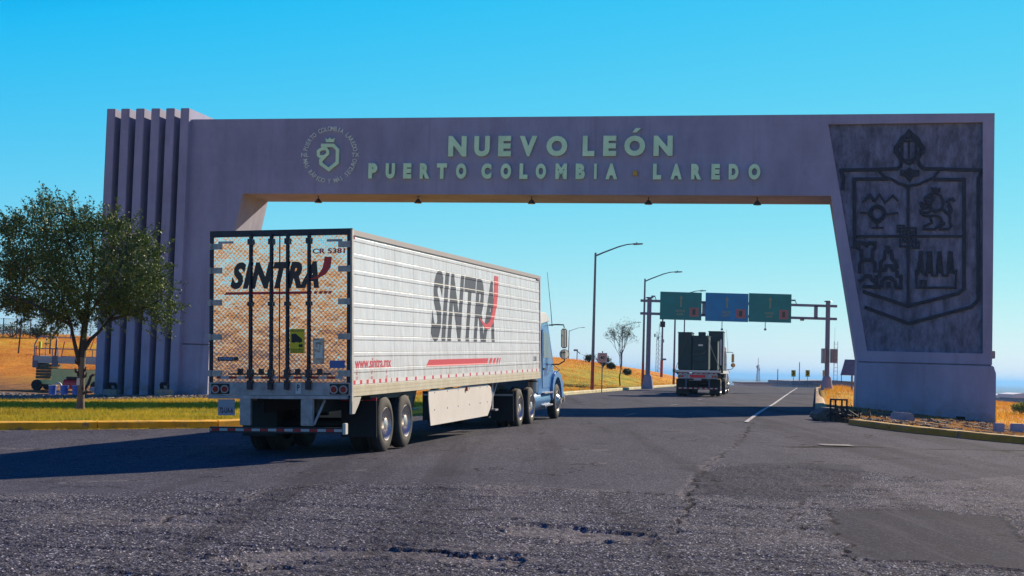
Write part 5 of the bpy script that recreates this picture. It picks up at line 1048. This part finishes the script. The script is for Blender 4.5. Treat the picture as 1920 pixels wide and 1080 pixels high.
# speed limit sign
M_white2 = mat('sign_white', (.58, .42, .42), .5); M_post = mat('sign_post_steel', (.18, .17, .19), .5, .4)
p = at(1128, 733, 88.5); p.z = gzs(p.x, p.y); t = empty('speed_limit_sign', p, -.1); tag(t, 'square white speed limit sign reading 40 on a thin post beside the first lamp', 'sign')
MB().box((-.03, -.02, 0), (.03, .02, 2.55)).build('post', M_post, t); bd = MB().box((-.29, -.045, 1.85), (.29, -.025, 2.43)).build('sign_plate', M_white2, t, bevel=.006)
flat(text_mb('40', -.14, 2.03, .14, 2.25, 0, bold=.04), -.052).build('numerals', M_blkfilm, bd, fix=False)
mb = MB(); mb.ribbon([(.21*math.cos(R_(a)), 2.14+.21*math.sin(R_(a))) for a in range(0, 360, 15)], .03, -.05, -.046, True); mb.build('red_ring', mat('faded_red_ring', (.45, .12, .12)), bd)

# chevron signs past the crest
M_chev = mat('yellow_sign_paint', (.60, .42, .02), .5)
for i, (px, D, ww, lb) in enumerate(((1487.5, 172, .5, 'leftmost small yellow and black marker sign at the far road crest'), (1514, 172, .5, 'middle small yellow and black marker sign at the far road crest'), (1543.5, 165, .16, 'edge-on yellow marker sign nearest the right gantry post'))):
    p = at(px, 718, D); z = gzs(p.x, p.y); zt = at(px, 694, D).z; t = empty('marker_sign', (p.x, p.y, z), -.15 if ww > .3 else .9); tag(t, lb, 'sign', 'yellow marker signs at the crest')
    MB().box((-.03, -.02, 0), (.03, .02, zt-z)).build('post', M_post, t); b_ = MB().box((-.25, -.04, zt-z-.78), (.25, -.022, zt-z)).build('sign_plate', M_chev, t)
    mb = MB()
    for dz in (-.62,): poly(mb, [(-.18, zt-z+dz), (.02, zt-z+dz), (.18, zt-z+dz+.25), (.02, zt-z+dz+.5), (-.18, zt-z+dz+.5), (-.02, zt-z+dz+.25)])
    flat(mb, -.044).build('chevron', M_blkfilm, b_, fix=False)

# sign gantry
GL = at(1214, 727, 112); GR = at(1550, 733, 112); GL.z = gzs(GL.x, GL.y); GR.z = gzs(GR.x, GR.y)
gl = (GR-GL); gw = math.hypot(gl.x, gl.y); gt = empty('sign_gantry', (GL.x, GL.y, 0), math.atan2(gl.y, gl.x)); tag(gt, 'grey overhead sign gantry across the road carrying one blue and two green sign panels', 'gantry')
M_gant = mat('gantry_grey_paint', (.17, .175, .25), .5, .1, var=.1, vs_=1)
def gxy(px, py): q = at(px, py, 112); return ((q.x-GL.x)/gl.x*gw, q.z)
for i, (x, zb) in enumerate(((0, GL.z), (gw, GR.z))):
    ztop = gxy(1217, 559)[1] if i == 0 else gxy(1553, 566)[1]
    pp = MB().cyl((x, 0, zb+.5), (x, 0, ztop), .185, .175, 20).cyl((x, 0, ztop), (x, 0, ztop+.08), .33, .25, 20).build('post', M_gant, gt, smooth=40)
    MB().cyl((x, 0, zb-.3), (x, 0, zb+1.0), .55, .34, 8).cyl((x, 0, zb+1.0), (x, 0, zb+1.12), .34, .22, 8).build('concrete_foot', mat('gantry_foot_concrete', (.34, .29, .35), .9), gt, bevel=.03)
    (MB().tube([(x+.5, -.3, 2), (x+.5, -.3, ztop-2)], .01, 3).build('conduit', M_galv, pp)) if i else None
za, zb_ = gxy(1217, 564)[1], gxy(1217, 588)[1]
for z in (za, zb_): MB().box((-.7, -.10, z-.10), (gw+.7, .10, z+.10)).build('cross_beam', M_gant, gt, bevel=.02)
for px in (1320, 1530): x, _ = gxy(px, 570); MB().box((x-.13, -.10, zb_), (x+.13, .10, za)).build('strut', M_gant, gt)
M_sg = mat('green_sign_film', (.0, .20, .19), .4, var=.12, vs_=1); M_sb = mat('blue_sign_film', (.0, .20, .42), .4, var=.12, vs_=1); M_st = mat('faded_sign_letter', (.22, .28, .16), .5); M_pk = mat('pink_sign_square', (.36, .13, .12), .5)
for (x0, x1, top, bot, mm, l1, l2, lb) in ((1237, 1315, 548, 600, M_sg, 'AUTOS', 'CAR', 'green sign panel reading AUTOS CAR'), (1322, 1402.5, 550, 603, M_sb, 'VACIO', 'EMPTY', 'blue sign panel reading VACIO EMPTY'), (1403, 1483, 551, 604.5, M_sg, 'CARGA', 'LOAD', 'green sign panel reading CARGA LOAD')):
    a, zt = gxy((x0+x1)/2, top); _, zb2 = gxy((x0+x1)/2, bot); xa = gxy(x0, 575)[0]; xb = gxy(x1, 575)[0]; W_ = xb-xa
    pn = MB().box((xa, -.24, zb2), (xb-.01, -.19, zt)).build('sign_panel', mm, gt, bevel=.01); pn['label'] = lb
    cx = xa+W_*.5
    mb = MB(); poly(mb, [(cx-.06, zt-1.15), (cx+.06, zt-1.15), (cx+.06, zt-.5), (cx+.15, zt-.5), (cx, zt-.25), (cx-.15, zt-.5), (cx-.06, zt-.5)]); flat(mb, -.245).build('arrow', M_st, pn, fix=False)
    flat(text_mb(l1, cx-.42, zb2+.62, cx+.32, zb2+.80, 0, bold=.03), -.245).build('lettering', M_st, pn, fix=False); flat(text_mb(l2, cx-.32, zb2+.36, cx+.22, zb2+.54, 0, bold=.03), -.245).build('lettering', M_st, pn, fix=False)
    sq = MB().box((xb-.95, -.25, zb2+.28), (xb-.25, -.2415, zb2+.98)).build('pictogram_square', M_pk, pn); MB().box((xb-.72, -.256, zb2+.42), (xb-.48, -.2515, zb2+.86)).build('pictogram', mat('pictogram_dark', (.05, .09, .08)), sq)
for px in (1241+112, 1434): x, z = gxy(px, 610); MB().tube([(x, -.2, z+.5), (x, -.2, z-.35)], .03, 6).box((x-.08, -.28, z-.4), (x+.08, -.12, z-.25)).build('hanging_sensor', M_galv, gt)
for px, py in ((1228, 556), (1491, 564)): x, z = gxy(px, py); MB().tube([(x+.1, 0, za+.1), (x, 0, za+.35)], .03, 6).box((x-.28, -.06, za+.3), (x+.02, .06, za+.42), ).build('camera', M_galv, gt)
x, z = gxy(1504, 599); MB().box((x-.15, -.1, z-.1), (x+.15, .1, z+.1)).build('junction_box', mat('box_tan', (.3, .22, .15)), gt, bevel=.02)
x, z = gxy(1547, 668); MB().box((gw-.42, -.5, z-.55), (gw-.2, .3, z+.6)).box((gw+.28, -.35, z-.5), (gw+.72, .35, z+.58)).build('equipment_box', mat('cabinet_tan', (.30, .26, .27), .5), gt, bevel=.02)
mb = MB(); zt = gxy(1560, 640)[1]; zb2 = GR.z+.6
for s in (0, .28): mb.tube([(gw+.42+s, -.45, zb2), (gw+.42+s, -.45, zt)], .018, 5)
z = zb2
while z < zt: mb.tube([(gw+.42, -.45, z), (gw+.70, -.45, z)], .014, 4); z += .3
mb.build('ladder', M_galv, gt)

# solar panel on a post
p = at(1597, 738, 104); p.z = gzs(p.x, p.y); t = empty('solar_panel', p, -.3); tag(t, 'tilted grey solar panel on a slim post, half behind the right leg of the arch', 'solar panel')
zt = at(1597, 703, 104).z-p.z; zz = at(1597, 674, 104).z-p.z
MB().cyl((0, 0, 0), (0, 0, zt+.3), .07, n=10).cyl((-.75, .1, zt-.6), (-.75, .1, zt+.1), .03, n=6).tube([(-.75, .1, zt-.55), (.6, .1, zt-.6)], .04, 6).build('post', M_post, t)
MB().add([(-.8, -.25, zt), (.95, -.25, zt), (.95, .45, zz), (-.55, .45, zz), (-.8, -.19, zt-.04), (.95, -.19, zt-.04), (.95, .51, zz-.04), (-.55, .51, zz-.04)], [(0, 1, 2, 3), (7, 6, 5, 4), (0, 4, 5, 1), (1, 5, 6, 2), (2, 6, 7, 3), (3, 7, 4, 0)]).build('panel', mat('panel_back_grey', (.19, .17, .22), .5, var=.2, vs_=3), t)
mb = MB()
for k in range(1, 6): f = k/6; mb.tube([(-.8+.25*f, -.27+.7*f, zt+(zz-zt)*f), (.95, -.27+.7*f, zt+(zz-zt)*f)], .012, 4)
mb.build('panel_ribs', M_post, t)

# camera pole, thin posts and masts
def pole(name, px, py, D, ytop, r, label, cat, cols=M_galv, group=None, red=0):
    p = at(px, py, D); p.z = min(p.z, gzs(p.x, p.y)+.0) if D < 300 else p.z; h = at(px, ytop, D).z-p.z; t = empty(name, p); tag(t, label, cat, group)
    MB().cyl((0, 0, red), (0, 0, h), r, r*.7, 8).build('pole', cols, t, smooth=40)
    if red: MB().cyl((0, 0, 0), (0, 0, red), r*1.25, n=8).build('painted_base', M_redp, t, smooth=40)
    return t, h
t, h = pole('camera_pole', 1240, 713, 165, 601, .13, 'slim camera pole with red base behind the left gantry post', 'pole', red=2.3)
MB().box((-.28, -.2, h-.75), (.28, .2, h-.1)).cyl((0, 0, h), (0, 0, h+.3), .1, n=8).build('camera_box', M_dark, t, bevel=.03); MB().box((-.1, -.1, 2.3), (.5, .1, 2.5)).build('bracket_box', M_galv, t)
t, h = pole('floodlight_pole', 1081, 706, 240, 655, .10, 'tiny floodlight pole on the hill left of the speed limit sign', 'pole'); MB().box((-.6, -.2, h-.3), (.1, .2, h)).cyl((0, 0, h-.3), (.5, 0, h-.7), .08, n=6).build('lamp_head', M_galv, t)
for px, yb, yt, lb in ((1458, 720, 692, 'shorter thin post at the far road crest'), (1498.5, 718, 679, 'taller thin post between the yellow marker signs')): pole('thin_post', px, yb, 185, yt, .07, lb, 'post', group='thin posts at the crest')
def lattice(px, yb, yt, D, wb, wt, label, n=12):
    p = at(px, yb, D); h = at(px, yt, D).z-p.z; p.z -= 3; h += 3; t = empty('lattice_mast', p); tag(t, label, 'mast', 'far lattice masts'); mb = MB(); r = .07*D/400
    def c(k, i): f = k/n; w_ = wb+(wt-wb)*f; a = R_(90+120*i); return Vector((w_*math.cos(a), w_*math.sin(a), h*f))
    for i in range(3):
        mb.tube([c(0, i), c(n, i)], r, 4)
        for k in range(n): mb.tube([c(k, i), c(k+1, (i+1) % 3)], r*.6, 3); mb.tube([c(k, i), c(k, (i+1) % 3)], r*.6, 3)
    mb.build('lattice', mat('far_mast_steel', (.24, .25, .30), .6), t) if not bpy.data.materials.get('far_mast_steel') else mb.build('lattice', bpy.data.materials['far_mast_steel'], t)
    MB().cyl((0, 0, h), (0, 0, h+wb*2.2), r, n=6).build('whip', bpy.data.materials['far_mast_steel'], t)
    for k in range(3): MB().cyl((wt*1.6*math.cos(k*1.7), wt*1.6*math.sin(k*1.7), h*(.8+.05*k)), (wt*1.6*math.cos(k*1.7), wt*1.6*math.sin(k*1.7), h*(.86+.05*k)), wb*.22, n=8).build('antenna', bpy.data.materials['far_mast_steel'], t)
lattice(1234, 706, 622, 520, 1.3, 1.0, 'tall grey lattice radio mast far behind the camera pole'); lattice(1421, 716, 684, 420, .9, .25, 'short distant radio mast above the road crest')

# ================================================================ LEFT BACKGROUND
# fence on the hill
M_wire = mat('fence_wire', (.10, .10, .11), .5, .4)
fp = []
ft = empty('wire_fence', (0, 0, 0)); tag(ft, 'chain link fence with slim grey posts along the top of the dry hill at left', 'fence')
prev = None
for px, hh in ((-30, 2.2), (6, 2.2), (31, 2.3), (57, 2.3), (83, 2.3), (108, 2.3), (133, 2.3), (158, 2.3), (185, 2.3), (212, 2.3)):
    D = 128+px*.02; x = ray(px, 620).x*D; z = gzs(x, D); top = max(at(px, 596+px*.02, D).z, z+1.2); q = Vector((x, D, z))
    MB().cyl((x, D, z-.2), (x, D, top), .055, n=6).build('post', M_wire, ft)
    if prev:
        mb = MB()
        for f in (0, .33, .66, .97): mb.tube([(prev[0].x, prev[0].y, prev[0].z+.1+(prev[1]-prev[0].z-.12)*f), (x, D, z+.1+(top-z-.12)*f)], .018 if f else .012, 3)
        for k in range(1, 9):
            f0 = k/9; a = prev[0].lerp(q, f0); b = prev[0].lerp(q, f0-1/9); mb.tube([(a.x, a.y, a.z+.1), (b.x, b.y, b.z+(top-z))], .007, 3); mb.tube([(b.x, b.y, b.z+.1), (a.x, a.y, a.z+(top-z))], .007, 3)
        mb.build('wire_mesh', M_wire, ft)
    prev = (q, top)
for px, yt, yb, lb in ((35, 600, 652, 'leaning dark post on the hillside left of the scissor lift'), (94, 600, 650, 'dark post on the hillside above the scissor lift')):
    D = 112; p = at(px, yb, D); z = gzs(p.x, p.y); o = MB().cyl((0, 0, 0), ((.12 if px < 50 else 0), 0, at(px, yt, D).z-z), .06, .05, 8).build('wooden_post', M_bark, loc=(p.x, p.y, z)); tag(o, lb, 'post', 'posts on the hillside')

# scissor lift
p = at(72, 730, 83); p.z = gzs(p.x, p.y); lf = empty('scissor_lift', p, -.2); tag(lf, 'parked cream and grey scissor lift with guard rails beside the left leg of the arch', 'scissor lift')
M_cream = mat('cream_lift_paint', (.85, .72, .28), .5, var=.12, vs_=2); M_oliv = mat('olive_scissor_paint', (.09, .09, .05), .6, var=.3, vs_=4); M_lgrey = mat('pale_deck_paint', (.46, .43, .43), .5, var=.12, vs_=3)
MB().box((.15, -.6, .35), (4.2, .6, .62)).box((1.1, -.62, .35), (4.2, -.55, 1.25)).build('chassis', M_cream, lf, bevel=.02)
for k in range(3): MB().box((1.15, -.64, .66+.2*k), (4.15, -.625, .70+.2*k)).build('side_rib', M_oliv if False else M_cream, lf)
for x in (0.05, 3.7):
    for y in (-.62, .62): MB().cyl((x+.2, y-.12, .3), (x+.2, y+.12, .3), .30, n=20).cyl((x+.2, y-.14, .3), (x+.2, y+.14, .3), .14, n=14).build('wheel', M_tyre, lf, smooth=40)
mb = MB()
for k in range(5): z = .66+.17*k; mb.box((.1, -.56, z), (1.05, .56, z+.15)); mb.box((.15, -.60, z+.02), (4.0, -.57, z+.09)) if k % 2 else None; mb.cyl((.22, -.62, z+.05), (.22, .62, z+.05), .05, n=8).cyl((.95, -.62, z+.05), (.95, .62, z+.05), .05, n=8)
mb.build('scissor_stack', M_oliv, lf, bevel=.01)
MB().box((.0, -.65, 1.55), (4.3, .65, 1.70)).box((.0, -.68, 1.68), (4.3, -.62, 1.95)).build('platform', M_lgrey, lf, bevel=.015); MB().box((-.1, -.66, 1.28), (.28, .66, 1.98)).build('end_box', mat('grey_lift_box', (.16, .14, .18), .5), lf, bevel=.03); MB().box((1.12, -.69, 1.35), (1.5, -.6, 1.98)).build('end_box', bpy.data.materials['grey_lift_box'], lf, bevel=.02)
M_rl = mat('rail_grey_paint', (.26, .22, .25), .5); M_rr = mat('rail_red_paint', (.5, .08, .06), .5)
def rail(pts, m, r=.03): return MB().tube(pts, r, 6).build('guard_rail', m, lf, smooth=50)
rail([(.0, -.62, 1.95), (.0, -.62, 2.6), (.18, -.62, 3.0), (.35, -.62, 3.06), (1.3, -.62, 3.06), (1.38, -.62, 2.95), (1.35, -.62, 1.95)], M_rl, .04); rail([(.0, .62, 1.95), (.0, .62, 3.06), (1.9, .62, 3.06)], M_rl); rail([(.05, -.62, 2.38), (4.3, -.62, 2.38)], M_rl)
rail([(.12, -.66, 1.95), (.12, -.66, 2.5), (.3, -.66, 2.5), (.35, -.66, 1.95)], M_rr, .035); rail([(1.3, -.66, 1.95), (1.35, -.66, 2.9)], M_rr, .035); rail([(1.7, -.64, 1.95), (1.85, -.64, 2.8)], M_rr, .03); rail([(2.3, .6, 1.95), (2.6, .6, 3.0), (3.0, .6, 3.0), (2.8, .6, 2.4)], M_rr, .03)
rail([(1.15, -.66, 1.98), (1.15, -.66, 2.35), (1.45, -.66, 2.45), (1.5, -.66, 1.98)], M_rl, .035); rail([(1.7, -.62, 1.95), (4.3, -.62, 1.95)], M_rl); rail([(2.7, -.62, 1.95), (2.72, -.62, 2.38)], M_rl); rail([(3.6, -.62, 1.95), (3.6, -.62, 2.38)], M_rl)
MB().box((.28, -.7, 2.35), (.40, -.5, 2.78)).build('control_box', mat('yellow_green_control', (.5, .55, .03)), lf, bevel=.02)

# buckets, red drum and odds beside the leg
M_bk = mat('blue_bucket_plastic', (.09, .17, .55), .4); M_rim2 = mat('white_bucket_rim', (.6, .6, .6), .5)
for px, lb in ((98, 'leftmost blue paint bucket on the ground below the scissor lift'), (120.5, 'middle blue paint bucket left of the tree trunk'), (142, 'right blue paint bucket, half behind the tree trunk')):
    p = at(px, 741, 76); p.z = gzs(p.x, p.y)+.0; t = empty('bucket', p); tag(t, lb, 'bucket', 'blue paint buckets')
    MB().cyl((0, 0, 0), (0, 0, .50), .18, .205, 20).build('pail', M_bk, t, smooth=40); MB().cyl((0, 0, .48), (0, 0, .52), .222, .222, 20).build('rim', M_bk if px > 100 else M_rim2, t, smooth=40); MB().tube([(-.21, 0, .45), (-.15, -.15, .30), (0, -.21, .24), (.15, -.15, .30), (.21, 0, .45)], .008, 5).build('handle', M_wire, t)
p = at(135, 733, 78); p.z = gzs(p.x, p.y); t = empty('compressor', p); tag(t, 'red portable machine on wheels behind the blue buckets', 'compressor')
MB().cyl((-.45, 0, .55), (.45, 0, .55), .27, n=20).build('tank', mat('red_machine_paint', (.55, .04, .03), .4), t, bevel=.05, smooth=50); MB().box((-.3, -.2, .82), (.35, .2, .95)).build('motor_plate', M_dark, t, bevel=.02)
for s in (-.35, .35): MB().cyl((s, -.28, .2), (s, -.2, .2), .2, n=16).build('wheel', M_tyre, t, smooth=40)
p = at(108, 740, 77); p.z = gzs(p.x, p.y); o = MB()
o.ribbon([(.19*math.cos(R_(a)), .35+.27*math.sin(R_(a))) for a in range(0, 360, 24)], .09, -.06, .06, True); o = o.build('coiled_hose', mat('pale_hose', (.5, .46, .42), .6), loc=p, smooth=50); tag(o, 'coil of pale hose between the left two blue buckets', 'hose')
p = at(164, 727, 77); p.z = gzs(p.x, p.y); t = empty('hand_cart', p, .1); tag(t, 'dark hand cart leaning beside the left edge of the arch', 'cart')
MB().tube([(-.25, 0, .15), (0, 0, .6), (.12, 0, 1.0), (.3, 0, 1.12)], .05, 6).tube([(-.25, .4, .15), (0, .4, .6), (.12, .4, 1.0), (.3, .4, 1.12)], .05, 6).box((-.3, 0, .1), (.25, .4, .2)).build('frame', mat('brown_cart_frame', (.07, .045, .03)), t, smooth=30)
for s in (0, .4): MB().cyl((-.2, s-.05, .16), (-.2, s+.05, .16), .16, n=14).build('wheel', M_tyre, t, smooth=40)
MB().box((.1, -.1, .15), (.6, .3, .42)).build('tool_bag', mat('pale_bag', (.42, .42, .5)), t, bevel=.08)

# ================================================================ RIGHT VERGE
p = on_ground(1692, 789); t = MB().prism([(-.44, 0), (.44, 0), (.41, .14), (.36, .29), (-.36, .33), (-.42, .16)], -.2, .2).build('barrier_block', mat('broken_barrier_concrete', (.30, .29, .36), .9, var=.2, vs_=3, bump=.6, bs=12), bevel=.03, loc=p); t.rotation_euler = (0, 0, -.1); tag(t, 'broken concrete barrier block with bolts on top in front of the right leg', 'concrete block')
for x in (-.25, -.1, .1, .26): MB().cyl((x, 0, .28), (x, .02, .41), .014, n=6).build('bolt', M_wire, t)
for px, ww, lb in ((1872.5, .36, 'small pale concrete block at the outer corner of the right leg'), (1907, .48, 'wider pale concrete block at the right edge, beyond the corner block')):
    p = on_ground(px, 810); o = MB().box((-ww/2, -.15, -.1), (ww/2, .15, .33)).build('edge_block', mat('pale_block_paint', (.36, .34, .44), .85, var=.12, vs_=3, bump=.3, bs=20), bevel=.03, loc=p); tag(o, lb, 'concrete block', 'pale blocks right of the arch')
M_blackrub = mat('burnt_black_rubber', (.02, .02, .024), .8, var=.3, vs_=4)
p = on_ground(1572, 791); t = empty('steel_frame', p, .3); tag(t, 'small dark upright steel frame standing on the kerb corner', 'frame')
mb = MB()
for x in (-.2, .2):
    for y in (-.15, .15): mb.box((x-.025, y-.025, 0), (x+.025, y+.025, .72))
mb.box((-.22, -.17, .67), (.22, .17, .72)); mb.box((-.22, -.17, .20), (.22, -.13, .25)); mb.box((-.22, .13, .20), (.22, .17, .25)); mb.box((-.22, -.17, .44), (.22, -.13, .48)); mb.build('frame', M_blackrub, t, bevel=.01)
p = on_ground(1590, 784); r = random.Random(3); mb = MB()
for k in range(9):
    a = Vector((r.uniform(-.45, .45), r.uniform(-.4, .4), .04)); pts = [a]
    for j in range(6): a = a+Vector((r.gauss(0, .16), r.gauss(0, .16), 0)); a.z = max(.03, abs(r.gauss(.12, .12))); pts.append(a)
    mb.tube(pts, .025, 5)
o = mb.build('cable_tangle', M_blackrub, smooth=50, loc=p); tag(o, 'tangle of black cable lying beside the steel frame on the right verge', 'cable')
p = on_ground(1553, 788); mb = MB(); r = random.Random(9)
mb.prism([(.55*math.cos(R_(a))*r.uniform(.8, 1.1), .30*math.sin(R_(a))*r.uniform(.8, 1.1)+.16) for a in range(0, 360, 30)], -.8, .5); o = mb.build('broken_kerb_stone', mat('dark_broken_concrete', (.13, .11, .10), .9, var=.4, vs_=5, bump=.8, bs=9), bevel=.06, loc=p); tag(o, 'dark broken kerb stone at the end of the right kerb', 'kerb stone')

# ================================================================ FAR BUILDINGS
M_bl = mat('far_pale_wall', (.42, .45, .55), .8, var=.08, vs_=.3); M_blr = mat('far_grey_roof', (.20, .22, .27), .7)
def longb(name, px0, px1, ytop, ybot, D, dp, label, roofh=.35, mw=M_bl, mr=M_blr, cat='building', grp=None):
    a = at(px0, ybot, D); b = at(px1, ybot, D); zt = at((px0+px1)/2, ytop, D).z; wv = b-a; wd = math.hypot(wv.x, wv.y); z0 = min(a.z, b.z)-4
    t = empty(name, (a.x, a.y, z0), 0); tag(t, label, cat, grp); h = zt-z0
    MB().box((0, 0, 0), (wd, dp, h-roofh)).build('wall', mw, t); MB().prism([(-.3, h-roofh), (wd+.3, h-roofh), (wd+.3, h-roofh*.3), (wd/2, h), (-.3, h-roofh*.3)], -.3, dp+.3).build('roof', mr, t)
    n = max(2, int(wd/6)); 
    for k in range(n): x = wd*(k+.5)/n; MB().box((x-.9, -.04, h-roofh-2.2), (x+.9, -.005, h-roofh-.9)).build('window', mat('far_window', (.06, .08, .11), .2) if not bpy.data.materials.get('far_window') else bpy.data.materials['far_window'], t)
    return t
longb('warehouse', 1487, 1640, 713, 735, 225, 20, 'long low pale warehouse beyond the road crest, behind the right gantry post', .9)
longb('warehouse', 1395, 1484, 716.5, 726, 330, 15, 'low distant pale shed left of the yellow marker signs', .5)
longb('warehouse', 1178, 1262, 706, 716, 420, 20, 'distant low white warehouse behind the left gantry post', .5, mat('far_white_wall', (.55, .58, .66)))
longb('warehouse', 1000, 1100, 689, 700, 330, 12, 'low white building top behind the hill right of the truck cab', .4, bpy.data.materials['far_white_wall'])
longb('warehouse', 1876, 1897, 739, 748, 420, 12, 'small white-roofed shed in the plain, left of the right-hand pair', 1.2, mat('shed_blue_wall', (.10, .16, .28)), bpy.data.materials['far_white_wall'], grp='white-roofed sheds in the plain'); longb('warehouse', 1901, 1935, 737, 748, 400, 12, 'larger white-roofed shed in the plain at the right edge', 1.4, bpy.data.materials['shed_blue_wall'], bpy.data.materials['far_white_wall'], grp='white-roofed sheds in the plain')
p0 = at(1510, 722, 176); 
mb = MB()
for i, (px, lb) in enumerate(((1516, 'left low crash barrier at the far road crest'), (1539, 'right low crash barrier at the far road crest'))):
    p = at(px, 722, 172); p.z = gzs(p.x, p.y); t = empty('crash_barrier', p, -.1); tag(t, lb, 'barrier', 'crash barriers at the crest'); MB().box((-.55, -.04, .45), (.55, .04, .72)).build('rail', M_galv, t, bevel=.02); MB().box((-.45, -.04, 0), (-.38, .04, .5)).box((.38, -.04, 0), (.45, .04, .5)).build('legs', M_galv, t)

# ================================================================ HAZE
HB = MB().box((-80000, -1000, -60), (80000, 46000, 42)).build('haze', None)
HB.data.materials.clear(); m = bpy.data.materials.new('haze_air'); m.use_nodes = True; N, L = nodes(m); N.remove(N['Principled BSDF'])
pv = N.new('ShaderNodeVolumePrincipled'); pv.inputs['Color'].default_value = (.24, .52, .90, 1); pv.inputs['Density'].default_value = .00014; pv.inputs['Anisotropy'].default_value = .3; L.new(pv.outputs[0], N['Material Output'].inputs['Volume'])
HB.data.materials.append(m); HB['kind'] = 'stuff'
